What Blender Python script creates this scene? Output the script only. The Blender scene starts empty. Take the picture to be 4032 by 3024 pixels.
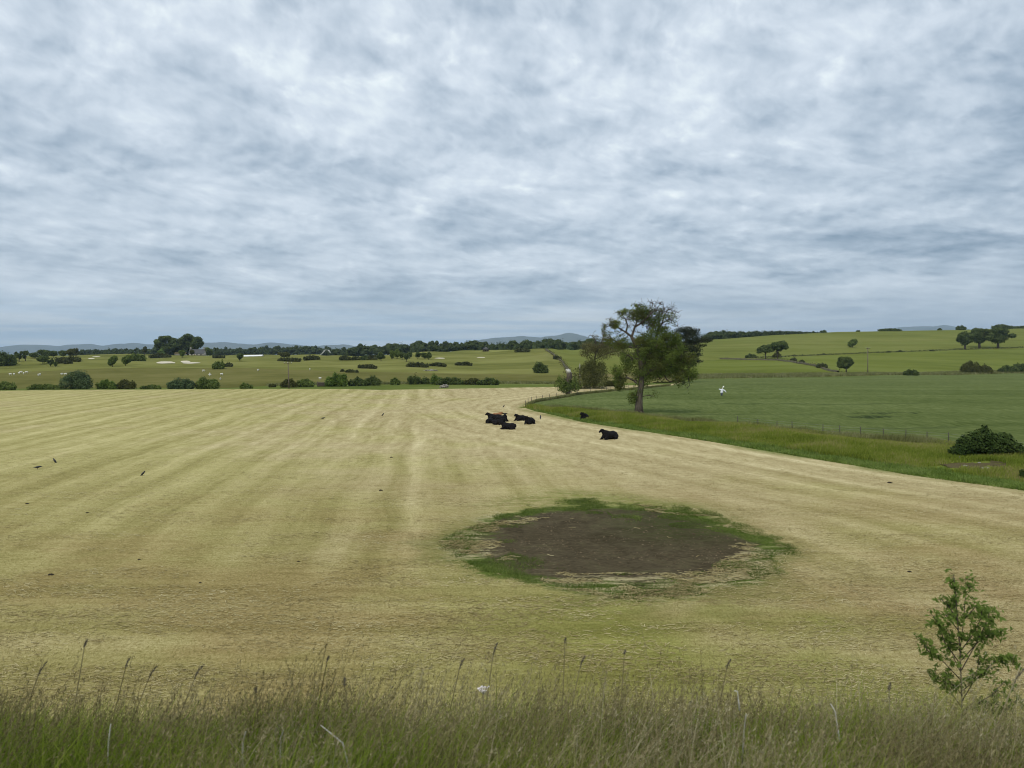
import bpy, math, random
import numpy as np
from mathutils import Vector, Matrix
R = math.radians
S = bpy.context.scene
COL = S.collection
F, PX0, HY, CZ = 3000.0, 2016.0, 1395.0, 10.0     # focal length (px), centre column, horizon row, eye height above the field (m)

# ------------------------------------------------------------------ node helpers
class NT:
    def __init__(s, tree):
        s.t = tree; s.n = tree.nodes; s.l = tree.links
    def put(s, sock, v):
        if v is None: return
        if isinstance(v, bpy.types.NodeSocket): s.l.new(v, sock)
        elif isinstance(v, bpy.types.Node): s.l.new(v.outputs[0], sock)
        else:
            if sock.type == 'RGBA' and len(v) == 3: v = (*v, 1)
            sock.default_value = v
    def node(s, typ, ins=None, **kw):
        n = s.n.new(typ)
        for k, v in kw.items(): setattr(n, k, v)
        for k, v in (ins or {}).items(): s.put(n.inputs[k], v)
        return n
    def m(s, op, a, b=None, c=None, clamp=False):
        n = s.n.new('ShaderNodeMath'); n.operation = op; n.use_clamp = clamp
        s.put(n.inputs[0], a); s.put(n.inputs[1], b); s.put(n.inputs[2], c)
        return n.outputs[0]
    def vm(s, op, a, b=None, scale=None):
        n = s.n.new('ShaderNodeVectorMath'); n.operation = op
        s.put(n.inputs[0], a); s.put(n.inputs[1], b)
        if scale is not None: s.put(n.inputs['Scale'], scale)
        return n.outputs['Value'] if op in ('LENGTH', 'DOT_PRODUCT', 'DISTANCE') else n.outputs[0]
    def noise(s, vec, scale, detail=4, rough=.5, dist=0, out=0, dim='3D', lac=2.0):
        n = s.node('ShaderNodeTexNoise', {'Vector': vec, 'Scale': scale, 'Detail': detail, 'Roughness': rough, 'Distortion': dist, 'Lacunarity': lac}, noise_dimensions=dim)
        return n.outputs[out]
    def ss(s, v, a, b, lo=0., hi=1., kind='SMOOTHSTEP'):
        n = s.n.new('ShaderNodeMapRange'); n.interpolation_type = kind
        s.put(n.inputs[0], v); s.put(n.inputs[1], a); s.put(n.inputs[2], b); s.put(n.inputs[3], lo); s.put(n.inputs[4], hi)
        return n.outputs[0]
    def mix(s, f, a, b, mode='MIX', clamp=True):
        n = s.n.new('ShaderNodeMix'); n.data_type = 'RGBA'; n.blend_type = mode; n.clamp_factor = clamp
        s.put(n.inputs[0], f); s.put(n.inputs[6], a); s.put(n.inputs[7], b)
        return n.outputs[2]
    def xyz(s, v):
        n = s.n.new('ShaderNodeSeparateXYZ'); s.put(n.inputs[0], v); return n.outputs
    def comb(s, x, y, z=0.):
        n = s.n.new('ShaderNodeCombineXYZ'); s.put(n.inputs[0], x); s.put(n.inputs[1], y); s.put(n.inputs[2], z); return n.outputs[0]
    def ramp(s, f, stops, interp='LINEAR'):
        n = s.n.new('ShaderNodeValToRGB'); n.color_ramp.interpolation = interp
        e = n.color_ramp.elements
        while len(e) < len(stops): e.new(.5)
        for i, (p, c) in enumerate(stops): e[i].position = p; e[i].color = (*c, 1)
        s.put(n.inputs[0], f); return n.outputs[0]
def srgb(r, g, b):
    f = lambda c: (c/255/12.92 if c/255 <= .04045 else ((c/255+.055)/1.055)**2.4)
    return (f(r), f(g), f(b))

# ------------------------------------------------------------------ sky, sun, camera, render
def build_world():
    w = bpy.data.worlds.new("World"); S.world = w; w.use_nodes = True
    t = NT(w.node_tree); t.n.clear()
    out = t.node('ShaderNodeOutputWorld')
    sky = t.node('ShaderNodeTexSky', sky_type='NISHITA', sun_disc=False, sun_elevation=R(52), sun_rotation=R(200), altitude=50, air_density=1.2, dust_density=1.5, ozone_density=1.5)
    d = t.node('ShaderNodeTexCoord').outputs['Generated']
    x, y, z = t.xyz(d)
    zc = t.m('MAXIMUM', z, 0.0)
    # a layered cloud deck: azimuth against the logarithm of height, so that the banks flatten towards the horizon
    az = t.m('ARCTAN2', x, y)
    lz = t.m('LOGARITHM', t.m('ADD', zc, .07), math.e)
    P = t.comb(az, lz, 0.37 + SEED)
    big = t.noise(t.vm('MULTIPLY', P, (1, 1.25, 1)), 2.3, 2, .5, .2)
    warp = t.noise(P, 5.0, 3, .5, 0, 1)
    Pw = t.vm('ADD', P, t.vm('SCALE', t.vm('SUBTRACT', warp, (.5, .5, .5)), scale=.07))
    Pw = t.vm('MULTIPLY', t.vm('ADD', Pw, t.comb(t.m('MULTIPLY', lz, .10), t.m('MULTIPLY', az, .10))), (1.65, .88, 1))
    def height(Q):
        return t.noise(Q, 6.0, 9, .55, 0)
    h = height(Pw)
    mid = t.noise(Pw, 9.5, 4, .5, 0)
    mid2 = t.noise(t.vm('ADD', Pw, (-.007, .022, 0)), 9.5, 4, .5, 0)
    # banks with defined upper edges: the density is steepened, then shaded from above
    hs = t.ss(t.m('ADD', h, t.m('MULTIPLY', t.m('SUBTRACT', big, .5), .35)), .33, .67)
    v = t.m('ADD', t.m('MULTIPLY', t.m('SUBTRACT', hs, .5), .25), t.m('MULTIPLY', t.m('SUBTRACT', big, .5), .36))
    v = t.m('ADD', v, t.m('MULTIPLY', t.m('SUBTRACT', mid, mid2), EMB))
    puff = t.noise(t.vm('ADD', Pw, (0, 0, 5)), 13., 7, .55, 0)
    v = t.m('ADD', v, t.m('MULTIPLY', t.m('MAXIMUM', t.m('SUBTRACT', puff, .54), 0.), t.m('MULTIPLY', hs, 1.1)))
    # the cover thins to the left and is thicker to the right and low down
    v = t.m('ADD', v, t.ss(az, -.7, .75, .09, -.14, 'LINEAR'))
    v = t.m('ADD', v, t.ss(z, .02, .36, -.07, .08, 'LINEAR'))
    v = t.m('MULTIPLY', v, t.ss(z, 0, .12, .62, 1.0))
    cl = t.ramp(t.m('ADD', v, .5, clamp=True), [(0.08, srgb(120, 139, 158)), (.3, srgb(157, 172, 187)), (.5, srgb(184, 196, 208)), (.68, srgb(203, 213, 223)), (.85, srgb(222, 231, 235)), (1., srgb(240, 244, 245))])
    # low band: bluish air with small bright cloud bars
    hz = t.ss(z, .0, .10, 1, 0)
    bars = t.noise(t.comb(t.m('MULTIPLY', az, 5.), t.m('MULTIPLY', z, 90.), 2.), 1.0, 5, .55, .4)
    low = t.mix(t.ss(bars, .4, .62), srgb(172, 197, 216), srgb(214, 223, 227))
    low = t.mix(t.ss(az, -.1, .5), low, t.mix(t.ss(bars, .42, .66), srgb(157, 173, 189), srgb(190, 200, 207)))
    brite = t.m('MULTIPLY', t.m('MULTIPLY', t.ss(bars, .53, .66), t.ss(z, .028, .036)), t.m('MULTIPLY', t.ss(z, .052, .043), t.m('MULTIPLY', t.ss(az, -.12, -.02), t.ss(az, .3, .12))))
    low = t.mix(brite, low, srgb(226, 228, 222))
    cl = t.mix(t.m('MULTIPLY', hz, .72), cl, low)
    cl = t.vm('SCALE', cl, scale=SKYGAIN)
    col = t.mix(.94, sky.outputs[0], cl)
    bg = t.node('ShaderNodeBackground', {'Color': col, 'Strength': .12})
    t.l.new(bg.outputs[0], out.inputs[0])
EMB, SKYGAIN, SEED = .88, 8.7, 0
def build_light_camera():
    sun = bpy.data.lights.new('sun', 'SUN'); sun.energy = 1.5; sun.angle = R(20); sun.color = (1, .95, .86)
    so = bpy.data.objects.new('sun', sun); COL.objects.link(so)
    so.rotation_euler = (R(38), 0, R(-20))          # sun high behind the camera's left shoulder, through cloud
    cam = bpy.data.cameras.new('camera'); co = bpy.data.objects.new('camera', cam); COL.objects.link(co)
    cam.sensor_width = 36; cam.lens = 36*F/4032; cam.shift_y = -(1512-HY)/4032
    co.location = (0, 0, CZ); co.rotation_euler = (R(90), 0, 0)
    cam.clip_start = .1; cam.clip_end = 30000
    cam.dof.use_dof = True; cam.dof.focus_distance = 75; cam.dof.aperture_fstop = 2.4
    S.camera = co
    S.view_settings.view_transform = 'Standard'; S.view_settings.look = 'None'; S.view_settings.exposure = .22; S.view_settings.gamma = 1
    S.render.engine = 'CYCLES'
    S.cycles.max_bounces = 6; S.cycles.diffuse_bounces = 3; S.cycles.transmission_bounces = 3; S.cycles.transparent_max_bounces = 8; S.cycles.volume_bounces = 0
    S.cycles.use_adaptive_sampling = False; S.cycles.filter_width = 1.05
# ------------------------------------------------------------------ mesh helpers
RNG = np.random.default_rng(7)
def mesh_np(name, verts, quads=None, tris=None, attrs=None, smooth=False):
    me = bpy.data.meshes.new(name)
    verts = np.asarray(verts, np.float32)
    q = np.zeros((0, 4), np.int32) if quads is None else np.asarray(quads, np.int32).reshape(-1, 4)
    t = np.zeros((0, 3), np.int32) if tris is None else np.asarray(tris, np.int32).reshape(-1, 3)
    me.vertices.add(len(verts)); me.vertices.foreach_set('co', verts.ravel())
    loops = np.concatenate([q.ravel(), t.ravel()]); me.loops.add(len(loops)); me.loops.foreach_set('vertex_index', loops)
    n = len(q)+len(t); me.polygons.add(n)
    st = np.concatenate([np.arange(len(q))*4, len(q)*4+np.arange(len(t))*3]).astype(np.int32)
    me.polygons.foreach_set('loop_start', st)
    try: me.polygons.foreach_set('loop_total', np.concatenate([np.full(len(q), 4), np.full(len(t), 3)]).astype(np.int32))
    except Exception: pass
    if smooth: me.polygons.foreach_set('use_smooth', np.ones(n, bool))
    for k, a in (attrs or {}).items():
        at = me.attributes.new(k, 'FLOAT', 'POINT'); at.data.foreach_set('value', np.asarray(a, np.float32))
    me.update(calc_edges=True)
    return me
def put(name, me, mat, parent=None, loc=None):
    o = bpy.data.objects.new(name, me); COL.objects.link(o)
    for mt in (mat if isinstance(mat, (list, tuple)) else [mat]): me.materials.append(mt)
    if parent: o.parent = parent
    if loc is not None: o.location = loc
    return o
def tag(o, label=None, cat=None, group=None, kind=None):
    if label: o['label'] = label
    if cat: o['category'] = cat
    if group: o['group'] = group
    if kind: o['kind'] = kind
    return o
def empty(name, loc, rz=0):
    o = bpy.data.objects.new(name, None); COL.objects.link(o); o.location = loc; o.rotation_euler = (0, 0, rz); o.empty_display_size = .3
    return o
class MB:                                              # collects loose shapes into one mesh
    def __init__(s): s.v = []; s.q = []; s.t = []; s.n = 0
    def add(s, v, q=None, t=None):
        v = np.asarray(v, float)
        if q is not None and len(q): s.q.append(np.asarray(q)+s.n)
        if t is not None and len(t): s.t.append(np.asarray(t)+s.n)
        s.v.append(v); s.n += len(v)
    def mesh(s, name, smooth=False):
        return mesh_np(name, np.concatenate(s.v), np.concatenate(s.q) if s.q else None, np.concatenate(s.t) if s.t else None, smooth=smooth)
    def loft(s, pts, radii, k=8, flat=1.0, cap=True, up=(0, 0, 1)):
        """tube through pts; radii floats or (side, up) pairs"""
        pts = [Vector(p) for p in pts]; n = len(pts); vs = []
        for i, p in enumerate(pts):
            d = (pts[min(i+1, n-1)]-pts[max(i-1, 0)]).normalized()
            u = Vector(up)
            if abs(d.dot(u)) > .95: u = Vector((0, 1, 0)) if abs(d.y) < .9 else Vector((1, 0, 0))
            sd = d.cross(u).normalized(); uu = sd.cross(d).normalized()
            r = radii[i]; ra, rb = r if isinstance(r, (tuple, list)) else (r, r*flat)
            for j in range(k):
                a = 2*math.pi*j/k
                vs.append(p+sd*(ra*math.cos(a))+uu*(rb*math.sin(a)))
        q = [(i*k+j, i*k+(j+1) % k, (i+1)*k+(j+1) % k, (i+1)*k+j) for i in range(n-1) for j in range(k)]
        t = []
        if cap:
            vs += [pts[0], pts[-1]]; a, b = n*k, n*k+1
            t = [(a, (j+1) % k, j) for j in range(k)]+[(b, (n-1)*k+j, (n-1)*k+(j+1) % k) for j in range(k)]
        s.add([tuple(v) for v in vs], q, t)
    def box(s, c, d, rz=0):
        x, y, z = (e/2 for e in d); cs, sn = math.cos(rz), math.sin(rz)
        v = [(c[0]+a*x*cs-b*y*sn, c[1]+a*x*sn+b*y*cs, c[2]+e*z) for e in (-1, 1) for a, b in ((-1, -1), (1, -1), (1, 1), (-1, 1))]
        s.add(v, [(3, 2, 1, 0), (4, 5, 6, 7), (0, 1, 5, 4), (1, 2, 6, 5), (2, 3, 7, 6), (3, 0, 4, 7)])

def vnoise(x, y, seed=0):                               # smooth value noise for terrain shapes
    x = np.asarray(x, float); y = np.asarray(y, float)
    xi, yi = np.floor(x), np.floor(y); fx, fy = x-xi, y-yi
    fx = fx*fx*(3-2*fx); fy = fy*fy*(3-2*fy)
    def h(a, b):
        v = np.sin(a*127.1+b*311.7+seed*74.7)*43758.5453
        return v-np.floor(v)
    return (h(xi, yi)*(1-fx)+h(xi+1, yi)*fx)*(1-fy)+(h(xi, yi+1)*(1-fx)+h(xi+1, yi+1)*fx)*fy
def fbm(x, y, o=3, seed=0):
    return sum((vnoise(x*2**i, y*2**i, seed+i)-.5)*2/2**i for i in range(o))

# ------------------------------------------------------------------ the land: field boundaries as curves (bearing, dip, distance) seen from the train
def crv(pts, col=1):
    a = np.array(pts, float); return lambda px: np.interp(px, a[:, 0], a[:, col])
def flatY(py, z=0.): return (CZ-z)*F/(py-HY)
C1p = crv([(-3000, 1604), (2040, 1604), (2068, 1605), (2110, 1618), (2178, 1632), (2297, 1660), (2446, 1683), (2645, 1713), (2794, 1736), (3121, 1789), (3603, 1867), (4032, 1925), (4700, 2030), (9000, 2500)])
C2p = crv([(-3000, 1604), (2040, 1604), (2068, 1602.5), (2110, 1604), (2232, 1609), (2387, 1622), (2550, 1643), (2700, 1660), (2794, 1668), (3061, 1694), (3302, 1717), (3736, 1750), (4032, 1790), (4700, 1880), (9000, 2300)])
C3p = crv([(-3000, 1604), (2040, 1604), (2068, 1601), (2085, 1592), (2118, 1580), (2213, 1567), (2272, 1556), (2347, 1548), (2421, 1541), (2481, 1535), (2560, 1528), (2640, 1520), (2700, 1503), (2760, 1492), (3100, 1488), (3400, 1484), (3700, 1478), (4032, 1470), (4700, 1460), (9000, 1450)])
C4p = crv([(-3000, 1542), (0, 1539), (1000, 1531), (1350, 1531), (1500, 1535), (1900, 1529), (2200, 1524), (2350, 1521), (2550, 1517), (2640, 1514), (2700, 1502.5), (2760, 1491.5), (3100, 1487.5), (3400, 1483.5), (3700, 1477.5), (4032, 1469.5), (4700, 1459.5), (9000, 1449)])
C5 = [(-3000, 1534, 262), (900, 1527, 262), (1100, 1517, 262), (1350, 1514, 262), (1800, 1510, 262), (2300, 1511, 262), (2500, 1508, 275), (2640, 1507, 282), (2700, 1492, 320), (2760, 1478, 372), (3100, 1476, 376), (3400, 1473, 390), (3700, 1470, 410), (4032, 1463, 450), (4700, 1455, 480), (9000, 1448, 560)]
C6 = [(-3000, 1470, 340), (0, 1467, 335), (362, 1456, 345), (900, 1452, 345), (1350, 1465, 335), (1900, 1472, 325), (2100, 1474, 320), (2250, 1476, 320), (2470, 1466, 340), (2640, 1448, 410), (2760, 1432, 470), (2832, 1416, 520), (3073, 1407, 540), (3423, 1391, 580), (4032, 1369, 640), (4700, 1350, 660), (9000, 1330, 700)]
C7 = [(-3000, 1406, 700), (0, 1403, 700), (450, 1396, 720), (1000, 1400, 700), (1490, 1399, 650), (1710, 1386, 600), (1900, 1384, 560), (2070, 1378, 540), (2155, 1374, 520), (2250, 1383, 560), (2390, 1376, 600), (2600, 1357, 720), (2772, 1339, 800), (3061, 1318, 860), (3302, 1307, 900), (3603, 1302, 930), (4032, 1293, 960), (4700, 1285, 980), (9000, 1270, 1000)]
c5p, c5y, c6p, c6y, c7p, c7y = crv(C5), crv(C5, 2), crv(C6), crv(C6, 2), crv(C7), crv(C7, 2)
def layers(px):
    """distance Y and height Z of each boundary along bearing px, near to far"""
    px = np.asarray(px, float); one = np.ones_like(px)
    Y1 = flatY(C1p(px)); z2 = np.interp(px, [2040, 2110, 2300], [0, .25, .45]); Y2 = np.maximum((CZ-z2)*F/(C2p(px)-HY), Y1+.01)
    Y3 = np.maximum(flatY(C3p(px)), Y2+.01); Y4 = np.maximum(flatY(C4p(px)), Y3+.02)
    zc = lambda py, Y: CZ-(py-HY)/F*Y
    Y5 = np.maximum(c5y(px), Y4+2); Z5 = np.where(c5y(px) > Y4+2, zc(c5p(px), Y5), 0)
    Y6 = c6y(px); Z6 = zc(c6p(px), Y6); Y7 = c7y(px); Z7 = zc(c7p(px), Y7)
    Ys = [one*17.2, Y1, (Y1+Y2)/2, Y2, Y3, Y4, Y5, Y6, Y7, Y7+60, Y7+300, one*20000]
    Zs = [one*0, one*0, z2*.5+.35*np.clip((Y2-Y1)/6, 0, 1), z2, one*0, one*0, Z5, Z6, Z7, Z7-np.where(Z7 > 9, 2.5, .4), np.minimum(Z7-2, 6.0), one*4.0]
    return np.array(Ys), np.array(Zs)
def relief(X, Y):
    """rolling ground added to the straight runs between the boundaries"""
    a = np.interp(Y, [60, 120, 235, 330, 360, 640, 760, 1200, 3000], [.03, .06, .12, .25, 1.5, 1.7, .8, .4, 0])
    r = a*(fbm(X/60, Y/48, 3, 3))
    right = np.clip((X-90)/120, 0, 1)
    return r*(1-.6*right)
def ground_profile(px):
    Ys, Zs = layers(np.array([px])); return Ys[:, 0], Zs[:, 0]
def zat(px, Y):
    Ys, Zs = ground_profile(px)
    z = np.interp(Y, Ys, Zs); X = (px-PX0)/F*np.asarray(Y)
    return z+relief(X, Y)
def at(px, py, ymin=17.3):
    """the first ground point seen along the line of sight to (px, py)"""
    Y = np.geomspace(ymin, 9000, 6000); z = zat(px, Y); row = HY+F*(CZ-z)/Y
    hit = np.nonzero(row <= py)[0]
    i = hit[0] if len(hit) else len(Y)-1
    return Vector(((px-PX0)/F*Y[i], Y[i], z[i]))
def at_Y(px, Y): return Vector(((px-PX0)/F*Y, Y, float(zat(px, Y))))
def top_h(p, py): return CZ-(py-HY)/F*p.y-p.z           # height that reaches row py from a base point
def wid(p, npx): return npx/F*p.y

# columns of bearings: dense in view, coarse to the sides
U = np.concatenate([np.linspace(-2.6, -.86, 50), np.linspace(-.85, .85, 760), np.linspace(.86, 2.6, 50)])
UPX = PX0+U*F
LY, LZ = layers(UPX)
ROWS = [260, 14, 14, 90, 40, 14, 40, 70, 10, 14, 40]
def sheet(k0, k1):
    Y, Z = [], []
    for k in range(k0, k1):
        n = ROWS[k]; last = k == k1-1
        for i in range(n+1 if last else n):
            f = i/n
            y = LY[k]*(LY[k+1]/LY[k])**f
            Y.append(y); Z.append(LZ[k]+(LZ[k+1]-LZ[k])*(y-LY[k])/np.maximum(LY[k+1]-LY[k], 1e-6))
    Y, Z = np.array(Y), np.array(Z); X = Y*U[None, :]
    return X, Y, Z+relief(X, Y)
def grid_quads(r, c, keep=None):
    i = np.arange(r*c).reshape(r, c)
    q = np.stack([i[:-1, :-1], i[:-1, 1:], i[1:, 1:], i[1:, :-1]], -1).reshape(-1, 4)
    return q if keep is None else q[keep.ravel()]
# the mown field's edge along the verge and the far fence, for the machinery rows that follow it
ep = np.concatenate([np.arange(5200, 2060, -60.), [2068, 2085, 2118, 2213, 2347, 2481, 2600, 2680]])
eY = np.concatenate([flatY(C1p(ep[ep > 2067])), flatY(C3p(ep[(ep <= 2681)][1:]))])[:len(ep)]
eP = []
for p in np.arange(5200, 2075, -40.): eP.append(((p-PX0)/F*flatY(C1p(p)), flatY(C1p(p))))
for p in (2068, 2085, 2118, 2213, 2347, 2481, 2600): eP.append(((p-PX0)/F*flatY(C3p(p)), flatY(C3p(p))))
EDGE = np.array(eP)
def edge_dist(X, Y):
    sh = X.shape; P = np.stack([X.ravel(), Y.ravel()], 1); best = np.full(len(P), 1e9)
    for a, b in zip(EDGE[:-1], EDGE[1:]):
        d = b-a; t = np.clip(((P-a)@d)/(d@d), 0, 1); best = np.minimum(best, np.hypot(*(P-a-t[:, None]*d).T))
    return best.reshape(sh)
SOILC, SOILR = (5.4, 41.4), (8.2, 10.8)
def soil_e(X, Y):
    x, y = (X-SOILC[0])/SOILR[0], (Y-SOILC[1])/SOILR[1]
    return np.hypot(x, y)+.16*fbm(X/4.5, Y/4.5, 4, 11)
def build_ground(M):
    def st(name, me, mat): return tag(put(name, me, mat), kind='structure')
    # mown field (near part), with the worn soil patch cut out as its own sheet
    X, Y, Z = sheet(0, 1); e = soil_e(X, Y); dv = edge_dist(X, Y)
    A = {'soil': e.ravel(), 'edge': dv.ravel()}
    ec = (e[:-1, :-1]+e[1:, 1:]+e[1:, :-1]+e[:-1, 1:])/4
    V = np.stack([X, Y, Z], -1).reshape(-1, 3); r, c = X.shape
    X2, Y2, Z2 = sheet(4, 5); dv2 = edge_dist(X2, Y2); V2 = np.stack([X2, Y2, Z2], -1).reshape(-1, 3)
    keep2 = np.broadcast_to((UPX[:-1] < 2690)[None, :], (X2.shape[0]-1, X2.shape[1]-1))
    q2 = grid_quads(*X2.shape, keep2)
    allV = np.concatenate([V, V2]); allA = {'soil': np.concatenate([A['soil'], np.full(len(V2), 9.)]), 'edge': np.concatenate([A['edge'], dv2.ravel()])}
    st('mown_field', mesh_np('mown_field', allV, np.concatenate([grid_quads(r, c, ec >= .74), q2+len(V)]), attrs=allA, smooth=True), M['stubble'])
    q = grid_quads(r, c, ec < .74); u, inv = np.unique(q, return_inverse=True)
    st('soil_patch', mesh_np('soil_patch', V[u], inv.reshape(-1, 4), attrs={k: a[u] for k, a in A.items()}, smooth=True), M['stubble'])
    def zone(name, k0, k1, mat, keep=None, extra=None, attr=None):
        X, Y, Z = sheet(k0, k1)
        if callable(keep): q = grid_quads(*X.shape, keep(X, Y, Z)); u, inv = np.unique(q, return_inverse=True); return st(name, mesh_np(name, np.stack([X, Y, Z], -1).reshape(-1, 3)[u], inv.reshape(-1, 4), smooth=True), mat)
        if extra is not None: Z = Z+extra(X, Y)
        kp = None if keep is None else np.broadcast_to(keep[None, :], (X.shape[0]-1, X.shape[1]-1))
        q = grid_quads(*X.shape, kp); u, inv = np.unique(q, return_inverse=True)
        V = np.stack([X, Y, Z], -1).reshape(-1, 3)[u]
        return st(name, mesh_np(name, V, inv.reshape(-1, 4), attrs={k: f(X, Y).ravel()[u] for k, f in (attr or {}).items()}, smooth=True), mat)
    pc = (UPX[:-1]+UPX[1:])/2
    zone('grass_verge', 1, 3, M['verge'], pc > 2036)
    far = lambda X, Y: np.clip((Y[-1:]-Y)/4, 0, 1)*np.clip((Y-Y[:1])/2, 0, 1)
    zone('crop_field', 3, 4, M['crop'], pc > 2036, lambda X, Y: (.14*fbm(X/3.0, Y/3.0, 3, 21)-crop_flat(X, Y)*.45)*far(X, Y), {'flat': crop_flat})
    zone('field_margin', 5, 6, M['margin']); zone('field_margin', 4, 5, M['margin'], pc >= 2680)
    zone('pasture', 6, 7, M['pasture'], pc < 2690)
    zone('lower_hill_field', 6, 7, M['hill_lo'], pc >= 2690)
    def left(X, Y, Z):
        row = HY+F*(CZ-Z)/Y; px = PX0+X/Y*F; m = px < np.interp(row, [1300, 1374, 1395, 1425, 1448, 1474], [2146, 2152, 2177, 2213, 2228, 2240]); return m[:-1, :-1]
    zone('golf_course', 7, 9, M['golf'], left)
    zone('upper_hill_field', 7, 9, M['hill_up'], lambda *a: ~left(*a))
    zone('plain', 9, 11, M['plain'])
    # crumbs of earth on the worn patch
    rng = np.random.default_rng(15); X = rng.uniform(-3, 15, 9000); Y = rng.uniform(31, 54, 9000); k = (soil_e(X, Y) < .84) & (vnoise(X/1.3, Y/1.0, 18)+.5*rng.random(9000) > .62); X, Y = X[k], Y[k]; n = len(X)
    r = .018+.055*rng.random(n)**3; D = np.array([(1, 0, 0), (.3, .95, 0), (-.8, .6, 0), (-.8, -.6, 0), (.3, -.95, 0), (0, 0, .75)])
    V = np.stack([X, Y, relief(X, Y)-.003], 1)[:, None]+D[None]*r[:, None, None]*rng.uniform(.7, 1.3, (n, 6, 1)); b = np.arange(n)[:, None, None]*6
    T = (b+np.array([[i, (i+1) % 5, 5] for i in range(5)])[None]).reshape(-1, 3)
    tag(put('earth_crumbs', mesh_np('earth_crumbs', V.reshape(-1, 3), None, T), M['crumb']), 'loose crumbs of earth on the bare soil patch', 'earth', None, 'stuff')
    # railway bank: shoulder beside the track, then down to the field
    bx = np.linspace(-45, 45, 240); by = np.concatenate([np.linspace(-3, 4, 8), np.linspace(4.3, 17.6, 60)])
    BX, BY = np.meshgrid(bx, by); BZ = bank_z(BX, BY)
    st('railway_bank', mesh_np('railway_bank', np.stack([BX, BY, BZ], -1).reshape(-1, 3), grid_quads(len(by), len(bx)), smooth=True), M['bank'])
def bank_z(X, Y):
    return np.interp(Y, [-3, 3, 4.5, 6.2, 9, 13, 16.6, 17.6], [7.2, 7.1, 6.9, 6.45, 4.7, 2.0, .1, -.25])+.12*fbm(X/1.7, Y/1.7, 3, 5)*np.interp(Y, [0, 3, 14, 16], [0, 1, 1, .2])
def crop_flat(X, Y):
    """flattened patches in the standing crop"""
    m = 0
    for px, py, rx, ry in ((3392, 1641, 3.4, 2.6), (3465, 1640, 3.6, 2.4), (3425, 1628, 6.0, 1.6), (3490, 1624, 7.5, 1.3)):
        y0 = flatY(py, .3); x0 = (px-PX0)/F*y0
        m = np.maximum(m, np.clip(1.5-1.2*np.hypot((X-x0)/rx, (Y-y0)/ry)+.35*fbm(X/1.5, Y/1.5, 2, 9), 0, 1))
    return m
def build_hills(M):
    def hill(pts, Y0, name='hills'):
        a = np.array(pts, float); px = np.arange(a[0, 0], a[-1, 0]+1, 6.); py = np.interp(px, a[:, 0], a[:, 1])
        k = np.exp(-np.linspace(-2, 2, 9)**2); py = np.convolve(np.pad(py, 4, 'edge'), k/k.sum(), 'valid')
        H = np.maximum(CZ-(py-HY)/F*Y0, 0)+8*fbm(px/40, px*0, 3, 2)
        tt = np.linspace(-1, 1, 25); Y = Y0+tt*2400; prof = np.exp(-(tt*2.0)**2)
        X = ((px-PX0)/F)[None, :]*Y0*np.ones_like(tt)[:, None]; YY = np.broadcast_to(Y[:, None], X.shape)
        Z = H[None, :]*(prof[:, None]+.16*prof[:, None]*fbm(X/900, YY/640, 3, 6)*(np.abs(tt)[:, None] > .08))-2
        tag(put(name, mesh_np(name, np.stack([X, YY, Z], -1).reshape(-1, 3), grid_quads(*X.shape), smooth=True), M['hills']), kind='structure')
    hill([(-700, 1400), (-500, 1384), (-250, 1378), (0, 1374), (104, 1356), (150, 1356), (226, 1363), (325, 1356), (420, 1365), (520, 1349), (633, 1358), (760, 1352), (880, 1346), (990, 1357), (1063, 1348), (1153, 1358), (1260, 1361), (1370, 1358), (1420, 1368), (1520, 1385), (1600, 1398)], 16000)
    hill([(1740, 1396), (1820, 1362), (1885, 1343), (1949, 1329), (2009, 1330), (2039, 1327), (2118, 1334), (2198, 1326), (2228, 1319), (2262, 1321), (2327, 1332), (2450, 1337), (2600, 1325), (2720, 1314), (2795, 1311), (2900, 1325), (3050, 1370)], 15000)
    hill([(3300, 1390), (3400, 1325), (3453, 1302), (3543, 1289), (3610, 1286), (3663, 1284), (3748, 1289), (3850, 1301), (3950, 1330), (4100, 1390)], 17000)
# ------------------------------------------------------------------ materials
def newmat(name, fn, rough=.9, spec=.15, bump=None, transl=0.):
    m = bpy.data.materials.new(name); m.use_nodes = True; t = NT(m.node_tree)
    b = t.n['Principled BSDF']; b.inputs['Roughness'].default_value = rough; b.inputs['Specular IOR Level'].default_value = spec
    r = fn(t)
    col, hgt = r if isinstance(r, tuple) and len(r) == 2 and not isinstance(r[0], float) else (r, None)
    t.put(b.inputs['Base Color'], col)
    if hgt is not None:
        bn = t.node('ShaderNodeBump', {'Height': hgt, 'Strength': bump[0], 'Distance': bump[1]})
        t.l.new(bn.outputs[0], b.inputs['Normal'])
    if transl:
        out = t.n['Material Output']
        tr = t.node('ShaderNodeBsdfTranslucent', {'Color': col})
        mx = t.node('ShaderNodeMixShader', {0: transl, 1: b.outputs[0], 2: tr.outputs[0]})
        t.l.new(mx.outputs[0], out.inputs['Surface'])
    return m
def plain(name, c, rough=.8, spec=.2, vary=.15, scale=3.):
    def fn(t):
        p = t.node('ShaderNodeTexCoord').outputs['Object']
        return t.mix(t.noise(p, scale, 4), tuple(e*(1-vary) for e in c), tuple(min(1, e*(1+vary)) for e in c))
    return newmat(name, fn, rough, spec)
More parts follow.
